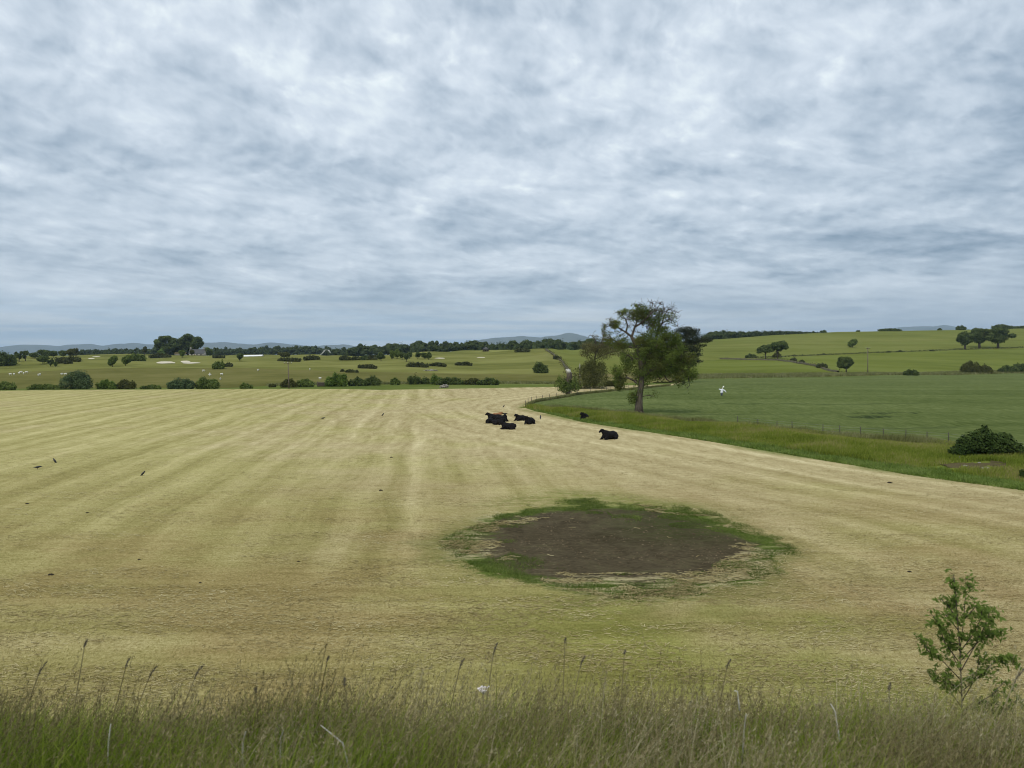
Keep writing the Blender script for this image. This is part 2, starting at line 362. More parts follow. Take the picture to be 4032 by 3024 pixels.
def leafmat(name, dark, light, transl=.3, lean=None):
    """leaf clumps: every leaf its own tone, plus slow drifts of tone through the crown"""
    def fn(t):
        g = t.node('ShaderNodeNewGeometry')
        rnd = g.outputs['Random Per Island']
        n = t.noise(t.node('ShaderNodeTexCoord').outputs['Object'], .45, 3, .6)
        f = t.m('ADD', t.m('MULTIPLY', rnd, .45), t.m('MULTIPLY', t.ss(n, .36, .64), .65), clamp=True)
        c = t.mix(f, dark, light)
        if lean is not None: c = t.mix(t.ss(t.noise(t.node('ShaderNodeTexCoord').outputs['Object'], .3, 2), .48, .68, 0, .75), c, lean)
        return c
    return newmat(name, fn, .75, .06, transl=transl)
def blademat(name, stops, transl=.25, patch=None, shift=0.):
    def fn(t):
        g = t.node('ShaderNodeNewGeometry')
        f = g.outputs['Random Per Island']
        n = t.noise(g.outputs['Position'], patch or .35, 3, .6)
        f = t.m('ADD', t.m('MULTIPLY', f, .55), t.m('MULTIPLY', t.ss(n, .3, .7), .45))
        if shift: x, y, z = t.xyz(g.outputs['Position']); f = t.m('ADD', f, t.ss(t.m('ADD', x, t.m('MULTIPLY', t.m('SUBTRACT', n, .5), 6.)), -4.5, 5., -shift, shift, 'LINEAR'), clamp=True)
        return t.ramp(f, stops)
    return newmat(name, fn, .8, .04, transl=transl)
def build_materials():
    M = {}
    # --- mown field
    def stubble(t):
        pos = t.node('ShaderNodeNewGeometry').outputs['Position']; x, y, z = t.xyz(pos)
        e = t.node('ShaderNodeAttribute', attribute_name='soil').outputs['Fac']
        dv = t.node('ShaderNodeAttribute', attribute_name='edge').outputs['Fac']
        # machinery rows: straight up the field, parallel to the verge, and across the headland by the railway
        wob = t.m('MULTIPLY', t.m('SUBTRACT', t.noise(pos, .05, 2), .5), 3.)
        s1 = t.m('ADD', t.m('ADD', t.m('MULTIPLY', x, .9937), t.m('MULTIPLY', y, .1123)), wob); t1 = y
        def rows(s, l, seed):
            a = t.noise(t.comb(t.m('MULTIPLY', s, .21), t.m('MULTIPLY', l, .006), seed), 1., 2, .5)
            b = t.noise(t.comb(t.m('MULTIPLY', s, .62), t.m('MULTIPLY', l, .02), seed+3), 1., 3, .55)
            c = t.noise(t.comb(t.m('MULTIPLY', s, 2.4), t.m('MULTIPLY', l, .09), seed+6), 1., 3, .6)
            w = t.m('SINE', t.m('ADD', t.m('MULTIPLY', s, 1.42), t.m('MULTIPLY', a, 5.)))
            return t.m('ADD', t.m('ADD', t.m('MULTIPLY', w, .09), t.m('MULTIPLY', a, .34)), t.m('ADD', t.m('MULTIPLY', b, .66), t.m('MULTIPLY', c, .32)))
        r1, r2 = rows(s1, t1, 1.), rows(t.m('ADD', dv, t.m('MULTIPLY', wob, .35)), y, 11.)
        r3 = rows(t.m('ADD', t.m('MULTIPLY', y, 1.0), t.m('MULTIPLY', wob, .5)), x, 21.)
        w2 = t.ss(t.m('ADD', dv, wob), 30, 17); w3 = t.ss(t.m('ADD', y, wob), 40, 30)
        row = t.node('ShaderNodeMix', {0: w2, 2: r1, 3: r2}).outputs[0]
        row = t.node('ShaderNodeMix', {0: w3, 2: row, 3: r3}).outputs[0]          # about .3 .. .9
        patch = t.noise(pos, .055, 4, .6); patch2 = t.noise(t.vm('ADD', pos, (40, 9, 0)), .11, 4, .6)
        lit = t.noise(t.vm('MULTIPLY', pos, (1.3, 3.2, 1)), 2.4, 6, .72, .4)       # lying straw
        grain = t.noise(t.vm('MULTIPLY', pos, (10., 5.5, 1)), 1.0, 4, .8)         # single straws
        far = t.noise(t.vm('MULTIPLY', pos, (1.0, .24, 1)), 1.0, 4, .75)         # relief of the stubble read along the ground
        lit2 = t.noise(t.vm('MULTIPLY', pos, (.5, 2.2, 1)), 1.0, 5, .7, .6)
        k = t.m('ADD', t.m('ADD', t.m('MULTIPLY', t.m('SUBTRACT', row, .58), t.ss(patch, .3, .65, .55, 1.05)), .52), t.m('ADD', t.m('MULTIPLY', t.m('SUBTRACT', lit, .5), .85), t.m('ADD', t.m('MULTIPLY', t.m('SUBTRACT', lit2, .5), .75), t.m('ADD', t.m('MULTIPLY', t.m('SUBTRACT', far, .5), t.ss(y, 35, 100, 0, 1.1)), t.m('MULTIPLY', t.m('SUBTRACT', grain, .5), t.ss(y, 110, 30, .5, 1.7))))), clamp=True)
        straw = t.ramp(k, [(0., (.190, .142, .060)), (.28, (.305, .240, .115)), (.52, (.410, .338, .175)), (.75, (.515, .436, .240)), (1., (.66, .58, .34))])
        # green regrowth: mostly on the left and close to the railway, brown thatch near the line
        gl = t.m('ADD', t.ss(x, 14, -60, .06, .70, 'LINEAR'), t.ss(y, 110, 24, -.08, .36, 'LINEAR'))
        gl = t.m('ADD', gl, t.m('MULTIPLY', t.m('SUBTRACT', patch, .5), 1.5)); gl = t.m('ADD', gl, t.m('MULTIPLY', t.m('SUBTRACT', .58, row), .35))
        gl = t.m('MULTIPLY', gl, t.ss(dv, 4, 12))
        green = t.ramp(k, [(0., (.165, .148, .048)), (.5, (.345, .312, .118)), (1., (.55, .49, .23))])
        c = t.mix(t.m('MULTIPLY', t.ss(gl, .10, .62), .85), straw, green)
        br = t.m('MULTIPLY', t.ss(patch2, .44, .60), t.ss(y, 70, 26))
        c = t.mix(t.m('MULTIPLY', br, .5), c, t.ramp(k, [(0., (.14, .098, .042)), (.5, (.315, .225, .105)), (1., (.52, .41, .21))]))
        fr = t.m('MULTIPLY', t.ss(dv, 2.6, .6), t.ss(patch2, .35, .6)); c = t.mix(t.m('MULTIPLY', fr, .7), c, (.16, .20, .05))
        # yellow-green flush by the right-hand foreground
        yg = t.m('MULTIPLY', t.m('MULTIPLY', t.ss(y, 36, 28), t.ss(x, -6, 4)), t.ss(patch, .40, .56)); c = t.mix(t.m('MULTIPLY', yg, .75), c, t.ramp(k, [(0., (.09, .10, .015)), (1., (.36, .38, .10))]))
        # worn patch: bare soil, a green rim and pale litter blown over it
        wn = t.noise(t.vm('MULTIPLY', pos, (.6, 1.5, 1)), 1.6, 6, .7, .5)
        e2 = t.m('ADD', e, t.m('MULTIPLY', t.m('SUBTRACT', wn, .5), .42))
        greenrim = t.m('MULTIPLY', t.ss(t.m('ADD', e2, t.ss(y, 45, 51, 0, .10)), 1.09, .96), t.ss(lit, .22, .40, .45, 1.))
        rim = t.ramp(k, [(0., (.030, .052, .008)), (.45, (.075, .118, .022)), (1., (.19, .235, .06))])
        c = t.mix(t.m('MULTIPLY', t.ss(e2, 1.34, 1.08), t.ss(patch2, .40, .58)), c, t.mix(.5, c, (.13, .17, .04)))
        halo = t.m('MULTIPLY', t.m('MULTIPLY', t.ss(e2, 1.55, 1.1), t.ss(y, 46, 52)), t.ss(wn, .40, .62)); c = t.mix(t.m('MULTIPLY', halo, .7), c, (.19, .22, .05))
        c = t.mix(greenrim, c, rim)
        mot = t.noise(t.vm('ADD', pos, (7, 3, 0)), .55, 5, .65, .6)
        soilc = t.ramp(t.m('ADD', t.m('MULTIPLY', t.m('SUBTRACT', lit, .5), .8), t.m('ADD', t.m('MULTIPLY', wn, .3), t.m('MULTIPLY', mot, .62))), [(.22, (.042, .035, .022)), (.46, (.090, .075, .048)), (.62, (.135, .113, .074)), (.8, (.23, .195, .13))])
        ug = t.m('MULTIPLY', t.m('MULTIPLY', t.ss(x, 3, 10), t.ss(y, 38, 44)), t.ss(wn, .30, .62))
        soilc = t.mix(t.m('MULTIPLY', ug, .8), soilc, (.055, .072, .022))
        soilc = t.mix(t.m('MULTIPLY', t.ss(mot, .52, .66), t.ss(e2, .45, .85, .15, .75)), soilc, (.075, .095, .026))
        e3 = t.m('ADD', e2, t.m('MULTIPLY', t.m('SUBTRACT', mot, .5), .35))
        c = t.mix(t.ss(e3, .98, .72), c, soilc)
        wb = t.m('MULTIPLY', t.m('SUBTRACT', t.noise(pos, .5, 4, .65, 1.), .5), 5.5); X0, Y0 = x, y; x, y = t.m('ADD', x, wb), t.m('ADD', y, wb)
        lx = t.m('MAXIMUM', t.m('MULTIPLY', t.ss(x, -.2, -2.2), t.ss(y, 36.5, 38)), t.m('MAXIMUM', t.m('MULTIPLY', t.ss(y, 36.5, 34.0), t.ss(x, 0, 3.5)), t.m('MULTIPLY', t.ss(x, 8.5, 11), t.ss(y, 40, 38))))
        x, y = X0, Y0
        band = t.m('MULTIPLY', t.ss(e2, .60, .76), t.ss(e2, 1.12, .98))
        pale = t.m('MULTIPLY', t.m('MULTIPLY', band, lx), t.ss(t.m('ADD', lit2, t.m('MULTIPLY', lit, .3)), .58, .72))
        c = t.mix(t.m('MULTIPLY', pale, .9), c, t.ramp(k, [(0., (.17, .14, .075)), (.5, (.40, .35, .19)), (1., (.60, .54, .34))]))
        thin = t.m('ADD', t.ss(y, 85, 24, 0, .60), t.m('MULTIPLY', t.m('SUBTRACT', patch2, .5), .6), clamp=True)     # thinner litter, more soil and thatch towards the line
        c = t.mix(thin, c, t.mix(1., c, (.64, .60, .50), 'MULTIPLY'))
        return c, t.m('ADD', t.m('MULTIPLY', grain, .8), t.m('MULTIPLY', lit2, .35))
    M['stubble'] = newmat('stubble', stubble, .95, 0., bump=(.4, .05))
    # --- standing crop
    def crop(t):
        pos = t.node('ShaderNodeNewGeometry').outputs['Position']; x, y, z = t.xyz(pos)
        a = t.noise(t.vm('MULTIPLY', pos, (1.5, .28, 1)), 1.0, 5, .75, .3); b = t.noise(pos, .035, 3, .55)
        l = t.noise(t.comb(t.m('MULTIPLY', x, .012), t.m('MULTIPLY', y, .16), 4.), 1., 4, .6)
        k = t.m('ADD', t.m('MULTIPLY', a, .62), t.m('ADD', t.m('MULTIPLY', b, .25), t.m('MULTIPLY', l, .38)))
        c = t.ramp(k, [(.36, (.050, .066, .016)), (.52, (.100, .124, .033)), (.66, (.150, .174, .053)), (.85, (.235, .255, .09))])
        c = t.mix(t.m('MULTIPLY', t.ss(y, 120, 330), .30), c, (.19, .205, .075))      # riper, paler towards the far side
        tl = t.m('SINE', t.m('ADD', t.m('MULTIPLY', y, .26), t.m('ADD', t.m('MULTIPLY', x, -.02), t.m('MULTIPLY', b, 4.))))
        c = t.mix(t.m('MULTIPLY', t.ss(tl, .93, .99), t.m('MULTIPLY', t.ss(l, .42, .62), .45)), c, (.040, .060, .020))
        fl = t.node('ShaderNodeAttribute', attribute_name='flat').outputs['Fac']; c = t.mix(t.m('MULTIPLY', t.ss(fl, .2, .8), .75), c, t.mix(t.ss(a, .4, .6), (.022, .034, .016), (.07, .09, .03)))
        return t.mix(1., c, (.80, .85, .92), 'MULTIPLY'), a
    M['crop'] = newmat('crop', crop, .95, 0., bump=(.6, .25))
    def grass(c0, c1, c2, sc=.03, fine=.5, stripes=0., extra=None):
        def fn(t):
            pos = t.node('ShaderNodeNewGeometry').outputs['Position']; x, y, z = t.xyz(pos)
            a = t.noise(pos, sc, 4, .6); b = t.noise(t.vm('MULTIPLY', pos, (.5, 1.6, 1)), fine, 5, .7)
            k = t.m('ADD', t.m('MULTIPLY', a, .75), t.m('MULTIPLY', b, .4))
            if stripes:
                w = t.noise(t.comb(t.m('MULTIPLY', x, .004), t.m('MULTIPLY', y, .05), 7.), 1., 3, .6); k = t.m('ADD', k, t.m('MULTIPLY', t.m('SUBTRACT', w, .5), stripes))
            c = t.ramp(k, [(.36, c0), (.57, c1), (.80, c2)])
            if extra: c = extra(t, c, pos, x, y, z)
            return c, b
        return fn
    M['verge'] = newmat('verge', grass((.09, .115, .02), (.16, .195, .036), (.25, .26, .07), .12, 1.2), 1., 0., bump=(.6, .2))
    M['bank'] = newmat('bank', grass((.020, .030, .008), (.045, .058, .014), (.09, .085, .03), .5, 4.), 1., 0., bump=(.6, .05))
    def dry(t, c, pos, x, y, z):
        d = t.m('MULTIPLY', t.ss(t.noise(pos, .018, 3, .6), .50, .64), t.ss(x, -40, 30)); return t.mix(t.m('MULTIPLY', d, .55), c, (.23, .185, .085))
    M['pasture'] = newmat('pasture', grass((.085, .086, .024), (.136, .132, .040), (.19, .175, .064), .02, .25, .5, dry), 1., 0., bump=(.4, .2))
    M['margin'] = newmat('margin', grass((.075, .10, .025), (.12, .15, .035), (.19, .205, .07), .03, .4), 1., 0., bump=(.4, .2))
    def fair(t, c, pos, x, y, z):
        d = t.ss(t.noise(pos, .011, 3, .6), .52, .63); c = t.mix(t.m('MULTIPLY', d, .5), c, (.25, .255, .085))
        r = t.m('MULTIPLY', t.ss(x, 5, 40), t.ss(t.noise(pos, .03, 3, .6), .48, .62)); return t.mix(t.m('MULTIPLY', r, .4), c, (.235, .22, .10))
    M['golf'] = newmat('golf', grass((.105, .114, .030), (.168, .172, .048), (.245, .238, .082), .014, .15, .6, fair), 1., 0., bump=(.3, .3))
    def hcol(t, c, pos, x, y, z):
        s = t.noise(t.comb(t.m('MULTIPLY', x, .003), t.m('MULTIPLY', y, .035), 3.), 1., 3, .6); return t.mix(t.m('MULTIPLY', t.ss(s, .40, .62), .5), c, (.165, .19, .050))
    M['hill_lo'] = newmat('hill_lo', grass((.095, .114, .022), (.135, .158, .031), (.182, .200, .052), .012, .12, .35, hcol), 1., 0., bump=(.3, .3))
    M['hill_up'] = newmat('hill_up', grass((.112, .124, .028), (.152, .166, .040), (.210, .212, .068), .010, .12, .45, hcol), 1., 0., bump=(.3, .3))
    M['plain'] = newmat('plain', grass((.05, .07, .025), (.085, .105, .04), (.15, .15, .07), .004, .03), 1., 0., bump=(.3, .3))
    M['hills'] = newmat('hills', grass((.06, .07, .045), (.095, .10, .06), (.14, .135, .08), .0022, .01), .95, .05, bump=(.3, 3.))
    # --- plants
    M['leaf_dark'] = leafmat('leaf_dark', (.050, .076, .022), (.145, .185, .055))
    M['leaf_wood'] = leafmat('leaf_wood', (.034, .052, .018), (.092, .120, .040))
    M['leaf_mid'] = leafmat('leaf_mid', (.075, .112, .024), (.19, .245, .062))
    M['leaf_olive'] = leafmat('leaf_olive', (.060, .066, .018), (.135, .142, .042))
    M['leaf_blue'] = leafmat('leaf_blue', (.058, .095, .042), (.135, .185, .080))
    M['leaf_gorse'] = leafmat('leaf_gorse', (.042, .052, .020), (.115, .125, .046), .2)
    M['leaf_pine'] = leafmat('leaf_pine', (.018, .026, .013), (.048, .056, .026), .1)
    M['leaf_brown'] = leafmat('leaf_brown', (.085, .082, .032), (.185, .172, .070))
    M['leaf_ash'] = leafmat('leaf_ash', (.064, .098, .018), (.205, .265, .058), .5, lean=(.135, .130, .038))
    M['leaf_bright'] = leafmat('leaf_bright', (.085, .145, .022), (.23, .31, .07), .5)
    M['leaf_bramble'] = leafmat('leaf_bramble', (.024, .046, .010), (.085, .125, .032), .25)
    def bark(t):
        p = t.node('ShaderNodeTexCoord').outputs['Object']; a = t.noise(t.vm('MULTIPLY', p, (3, 3, .5)), 2.2, 6, .7)
        return t.ramp(a, [(.3, (.045, .036, .026)), (.5, (.095, .078, .058)), (.75, (.17, .145, .115))]), a
    M['bark'] = newmat('bark', bark, .9, .1, bump=(.8, .06))
    M['twig'] = plain('twig', (.085, .066, .052), .9, .1, .3, .8)
    M['deadwood'] = plain('deadwood', (.13, .112, .09), .9, .1, .3, 2.)
    M['splinter'] = plain('splinter', (.62, .60, .54), .8, .1, .2, 3.)
    # --- blades
    M['blade_verge'] = blademat('blade_verge', [(0., (.095, .128, .016)), (.3, (.175, .23, .028)), (.55, (.255, .298, .046)), (.75, (.30, .29, .085)), (1., (.38, .31, .15))], .4, .16)
    M['blade_fringe'] = blademat('blade_fringe', [(0., (.105, .165, .026)), (.5, (.19, .27, .055)), (1., (.30, .36, .11))], .4, .3)
    M['blade_dry'] = blademat('blade_dry', [(0., (.10, .105, .035)), (.5, (.19, .20, .07)), (1., (.34, .32, .17))], .25, .2)
    M['blade_near'] = blademat('blade_near', [(0., (.065, .108, .011)), (.3, (.155, .222, .020)), (.55, (.245, .296, .044)), (.78, (.28, .27, .10)), (1., (.40, .36, .20))], .4, .9, .20)
    M['blade_bright'] = blademat('blade_bright', [(0., (.11, .22, .014)), (1., (.26, .42, .05))], .45, .9)
    M['seed_stem'] = blademat('seed_stem', [(0., (.11, .09, .036)), (.4, (.20, .17, .078)), (.75, (.33, .285, .15)), (1., (.50, .45, .29))], .3, .7, .2)
    M['straw_bits'] = blademat('straw_bits', [(0., (.22, .17, .078)), (.35, (.35, .285, .13)), (.6, (.46, .39, .19)), (1., (.66, .58, .35))], .25, .2)
    M['stubble_bits'] = blademat('stubble_bits', [(0., (.19, .14, .055)), (.3, (.29, .235, .085)), (.55, (.31, .29, .09)), (.8, (.42, .35, .15)), (1., (.58, .50, .25))], .2, .1)
    M['rim_bits'] = blademat('rim_bits', [(0., (.045, .078, .010)), (.5, (.105, .155, .028)), (1., (.22, .265, .07))], .3, .3)
    # --- things
    M['cow_black'] = plain('cow_black', (.008, .007, .007), .8, .12, .3, 4.)
    M['cow_brown'] = plain('cow_brown', (.26, .125, .052), .7, .2, .25, 4.)
    M['wool'] = plain('wool', (.68, .66, .58), .95, .05, .15, 6.)
    M['sheep_face'] = plain('sheep_face', (.45, .42, .36), .9, .1)
    M['crow'] = plain('crow', (.010, .010, .012), .4, .4, .2, 20.)
    M['post'] = plain('post', (.10, .088, .07), .9, .1, .3, 6.)
    M['wire'] = plain('wire', (.22, .22, .21), .5, .4)
    M['pole'] = plain('pole', (.17, .135, .105), .9, .1, .3, 1.)
    M['pole_grey'] = plain('pole_grey', (.30, .28, .25), .9, .1, .2, 1.)
    M['insulator'] = plain('insulator', (.55, .54, .5), .3, .5)
    M['jacket'] = plain('jacket', (.84, .87, .92), .6, .2, .05, 6.)
    M['jacket_grey'] = plain('jacket_grey', (.36, .37, .46), .7, .2)
    M['hood'] = plain('hood', (.86, .86, .76), .7, .2, .05)
    M['denim'] = plain('denim', (.085, .095, .15), .85, .1)
    M['slate'] = plain('slate', (.10, .10, .10), .9, .03, .2, 1.5)
    M['stone'] = plain('stone', (.27, .25, .215), .9, .1, .3, 1.2)
    M['wallstone'] = plain('wallstone', (.105, .095, .06), .9, .1, .45, .8)
    M['stucco'] = plain('stucco', (.42, .39, .34), .9, .1, .15, 1.)
    M['window'] = plain('window', (.03, .035, .04), .15, .5)
    M['whiteroof'] = plain('whiteroof', (.80, .80, .80), .5, .3, .04)
    M['whitepipe'] = plain('whitepipe', (.80, .80, .78), .5, .3, .04)
    M['timber'] = plain('timber', (.20, .155, .105), .9, .1, .3, 2.)
    M['sand'] = plain('sand', (.62, .56, .42), .95, .05, .1, .5)
    M['clod'] = plain('clod', (.035, .028, .020), .95, .05, .3, 12.)
    M['crumb'] = blademat('crumb', [(0., (.045, .033, .017)), (.6, (.11, .083, .047)), (1., (.20, .16, .10))], 0.)
    M['earth'] = plain('earth', (.095, .078, .036), .95, .05, .3, 2.)
    M['flower'] = plain('flower', (.82, .76, .76), .7, .1, .05)
    M['palestalk'] = plain('palestalk', (.50, .48, .42), .8, .15, .2, 9.)
    M['darkhead'] = plain('darkhead', (.13, .115, .085), .85, .1, .3, 30.)
    return M
# ------------------------------------------------------------------ vegetation
def unit(n, rng):
    v = rng.normal(size=(n, 3)); return v/np.linalg.norm(v, axis=1)[:, None]
def leaf_quads(P, N, size, rng, ratio=.55, hang=0., along=None):
    """one folded, pointed leaf clump per point P, facing roughly N"""
    n = len(P); size = np.broadcast_to(size, (n,))*rng.uniform(.6, 1.4, n)
    t = unit(n, rng)
    if along is not None: t = t*.7+np.array(along)
    t[:, 2] -= hang
    a = np.cross(N, t); a /= np.linalg.norm(a, axis=1)[:, None]+1e-9
    b = np.cross(N, a); b /= np.linalg.norm(b, axis=1)[:, None]+1e-9
    L = size[:, None]; W = L*ratio
    v = np.stack([P-b*L*.5, P+a*W*.5+N*L*.10, P+b*L*.5, P-a*W*.5+N*L*.10], 1).reshape(-1, 3)
    return v, np.arange(4*n).reshape(-1, 4)
def blob_points(blobs, n, rng, fill=.55, tail=.16):
    """points in the outer part of ellipsoids (x, y, z, rx, ry, rz, weight); returns points and outward normals"""
    B = np.array([b if len(b) == 7 else (*b, 1.) for b in blobs], float)
    w = B[:, 6]*(B[:, 3]*B[:, 4]*B[:, 5])**(2/3); i = rng.choice(len(B), n, p=w/w.sum()); b = B[i]
    d = unit(n, rng); r = fill+(1.05-fill)*rng.random(n)**.6
    bump = 1+.22*np.sin(d[:, 0]*5+i*1.7)*np.sin(d[:, 1]*6+i*2.3)*np.cos(d[:, 2]*5+i)
    r = r*(1+tail*rng.random(n)**4); P = b[:, :3]+d*b[:, 3:6]*(r*bump)[:, None]
    N = d*.8+unit(n, rng)*.75+np.array([0, 0, .35]); N /= np.linalg.norm(N, axis=1)[:, None]
    return P, N
def core_mesh(mb, blobs, rng, k=.64):
    """inner masses so that dense crowns are not see-through"""
    nu, nv = 9, 6
    for b in blobs:
        if len(b) == 7 and b[6] < .5: continue
        c, r = np.array(b[:3]), np.array(b[3:6])*k; vs = []
        for i in range(nv+1):
            ph = math.pi*i/nv
            for j in range(nu):
                th = 2*math.pi*j/nu; d = np.array([math.sin(ph)*math.cos(th), math.sin(ph)*math.sin(th), math.cos(ph)])
                vs.append(c+d*r*rng.uniform(.78, 1.12))
        q = [(i*nu+j, (i+1)*nu+j, (i+1)*nu+(j+1) % nu, i*nu+(j+1) % nu) for i in range(nv) for j in range(nu)]
        mb.add(vs, q)
def foliage(name, blobs, nleaf, size, rng, fill=.55, core=True, ratio=.55, hang=0., along=None, zmin=None):
    mb = MB()
    if core: core_mesh(mb, blobs, rng)
    P, N = blob_points(blobs, nleaf, rng, fill)
    if zmin is not None: P[:, 2] = np.maximum(P[:, 2], zmin+.02*rng.random(len(P)))
    mb.add(*leaf_quads(P, N, size, rng, ratio, hang, along))
    return mb.mesh(name)
def crown_blobs(kind, w, h, rng):
    """unit habit of a plant w wide and h tall, standing on z = 0: (blobs, height of trunk top)"""
    B = []; d = w*.85
    def sub(cx, cz, rx, rz, n, s, wt=1.):
        for _ in range(n):
            a = unit(1, rng)[0]*rng.uniform(.5, .85); k = s*rng.uniform(.75, 1.25)
            B.append((cx+a[0]*rx, a[1]*rx*.9, cz+a[2]*rz, rx*k, rx*k, rz*k*rng.uniform(.8, 1.1), wt))
    if kind == 'round':
        B.append((0, 0, h*.60, w*.36, d*.36, h*.32)); sub(0, h*.60, w*.48, h*.38, 8, .42)
    elif kind == 'dome':
        B.append((0, 0, h*.50, w*.34, d*.34, h*.26))
        for i in range(15):
            a = math.pi*(.04+.92*(i+.5)/15)+rng.normal()*.1; r = rng.uniform(.62, .86)
            B.append((math.cos(a)*w*.44*r/.8, rng.uniform(-.35, .35)*d, h*(.44+math.sin(a)*.46*r/.86), w*rng.uniform(.11, .17), w*.15, h*rng.uniform(.09, .14), 1.2))
        sub(0, h*.52, w*.36, h*.24, 5, .36)
    elif kind == 'umbrella':
        for x, z, r in ((-.28, .58, .2), (-.05, .70, .24), (.22, .76, .24), (.36, .62, .16), (-.38, .46, .13), (.1, .58, .2)):
            B.append((x*w, rng.uniform(-.12, .12)*w, z*h, r*w, r*w, r*h*.72))
        sub(0, h*.68, w*.42, h*.24, 8, .34)
    elif kind == 'tall':
        B.append((0, 0, h*.56, w*.34, d*.34, h*.40)); sub(0, h*.55, w*.44, h*.44, 9, .40)
    elif kind == 'loose':
        sub(0, h*.58, w*.46, h*.40, 9, .36, .9)
    elif kind == 'lean':
        for x, z, r in ((-.2, .32, .27), (0, .52, .34), (.14, .72, .32), (.26, .84, .2), (-.16, .55, .25)): B.append((x*w, 0, z*h, r*w, r*w, r*h*.8))
    elif kind in ('bush', 'gorse', 'hedge', 'feather'):
        n = max(3, int(round(w/h*2.2)))
        for i in range(n):
            f = (i+.5)/n-.5; e = 1-(abs(f)*2)**2.4*.45
            top = h*e*rng.uniform(.74, 1.04)
            r = w/n*rng.uniform(.62, .95)
            B.append((f*w*.86, rng.uniform(-.15, .15)*min(w, h*2), top*.42, max(r, top*.3), max(r, top*.35), top*.54))
            if kind == 'feather' or rng.random() < .5:
                B.append((f*w*.86+rng.uniform(-.4, .4)*r, rng.uniform(-.1, .1)*h, top*.80, r*.5, r*.5, top*.26, .8))
        for _ in range(n*2):
            f = rng.uniform(-.5, .5); e = 1-(abs(f)*2)**2.4*.5; r = h*rng.uniform(.10, .2); B.append((f*w*.95, rng.uniform(-.2, .2)*h, h*e*rng.uniform(.45, .92), r*1.2, r, r*rng.uniform(.8, 1.6), .45))
        i = int(np.argmax([b[2]+b[5] for b in B])); b = B[i]; B[i] = (b[0], b[1], h*.48, b[3], b[4], h*.54, *(b[6:] or (1.,)))
    elif kind == 'conifer':
        for i in range(6):
            f = i/6; B.append((0, 0, h*(.12+f*.8), w*.5*(1-f)+.1*w, w*.5*(1-f)+.1*w, h*.13))
    return B
def pxsize(p): return p.y/F*4032/1024                     # one pixel of the final picture, in metres, at this distance
def plant(kind, x0, x1, top, base, label, mat='leaf_mid', Y=None, cat=None, name=None, dens=1., group=None, seed=None, M=None, loc_px=None):
    px = loc_px or (x0+x1)/2
    p = at_Y(px, Y) if Y else at(px, base)
    h = top_h(p, top); w = wid(p, x1-x0)
    cx = wid(p, (x0+x1)/2-px)
    rng = np.random.default_rng(abs(hash((round(x0), round(top)))) % 100000 if seed is None else seed)
    B = [(b[0]+cx, *b[1:]) for b in crown_blobs(kind, w, h, rng)]
    s = max(pxsize(p)*1.3, h*.03)
    n = int(np.clip(dens*10.*(w*h)/(s*s*.3), 600, 9000))
    tree = kind in ('round', 'dome', 'umbrella', 'tall', 'loose', 'lean', 'conifer')
    hang = .5 if kind == 'feather' else 0.
    fol = foliage('crown' if tree else 'foliage', B, n, s, rng, core=kind not in ('loose', 'feather'), hang=hang, zmin=.02, fill=.35 if kind == 'loose' else .55)
    if not tree:
        nm = name or {'gorse': 'gorse_bush', 'hedge': 'hedge', 'feather': 'shrub', 'bush': 'bush'}[kind]
        o = put(nm, fol, M[mat], loc=p); return tag(o, label, cat or nm.split('_')[-1], group)
    e = empty(name or 'field_tree', p); tag(e, label, cat or 'tree', group)
    put('crown', fol, M[mat], e)
    mb = MB(); r0 = max(h*.032, .12) if kind != 'dome' else h*.05
    fork = h*(.42 if kind in ('umbrella', 'dome', 'loose') else .35)
    mb.loft([(cx*.1, 0, -.4), (cx*.2, 0, fork*.5), (cx*.5, 0, fork)], [r0*1.3, r0, r0*.8], 7)
    for b in B[:9]:
        v = Vector(b[:3]); a = Vector((cx*.45, 0, fork*rng.uniform(.6, 1.)))
        m_ = a.lerp(v, .5)+Vector((0, 0, -.03*h)); mb.loft([a, m_, v], [r0*.5, r0*.32, r0*.1], 5)
    put('trunk', mb.mesh('trunk'), M['bark'], e)
    return e

# --- branch growth: twigs race towards points scattered through the crown
def grow(start, parents, pts, step, influence, kill, iters, rng, wind=(0, 0, 0)):
    nodes = [np.array(s, float) for s in start]; par = list(parents)
    A = np.array(pts, float); near = np.full(len(A), 0); nd = np.full(len(A), 1e9)
    def upd(i0):
        nonlocal near, nd
        for i in range(i0, len(nodes)):
            d = np.linalg.norm(A-nodes[i], axis=1); m = d < nd; near[m] = i; nd[m] = d[m]
    upd(0)
    for _ in range(iters):
        if not len(A): break
        act = nd < influence
        if not act.any(): break
        i0 = len(nodes)
        for i in np.unique(near[act]):
            m = act & (near == i); v = A[m]-nodes[i]; v = (v/(np.linalg.norm(v, axis=1)[:, None]+1e-9)).mean(0)
            v = v+rng.normal(size=3)*.22+np.array(wind); v /= np.linalg.norm(v)+1e-9
            nodes.append(nodes[i]+v*step); par.append(int(i))
        upd(i0)
        k = nd > kill; A, near, nd = A[k], near[k], nd[k]
        if len(nodes) > 9000: break
    return np.array(nodes), np.array(par)
def pipe_radii(par, tip, e=2.3):
    n = len(par); s = np.zeros(n); kids = np.bincount(par[par >= 0], minlength=n)
    s[kids == 0] = tip**e
    for i in range(n-1, 0, -1):
        if par[i] >= 0: s[par[i]] += s[i]
    return s**(1/e)
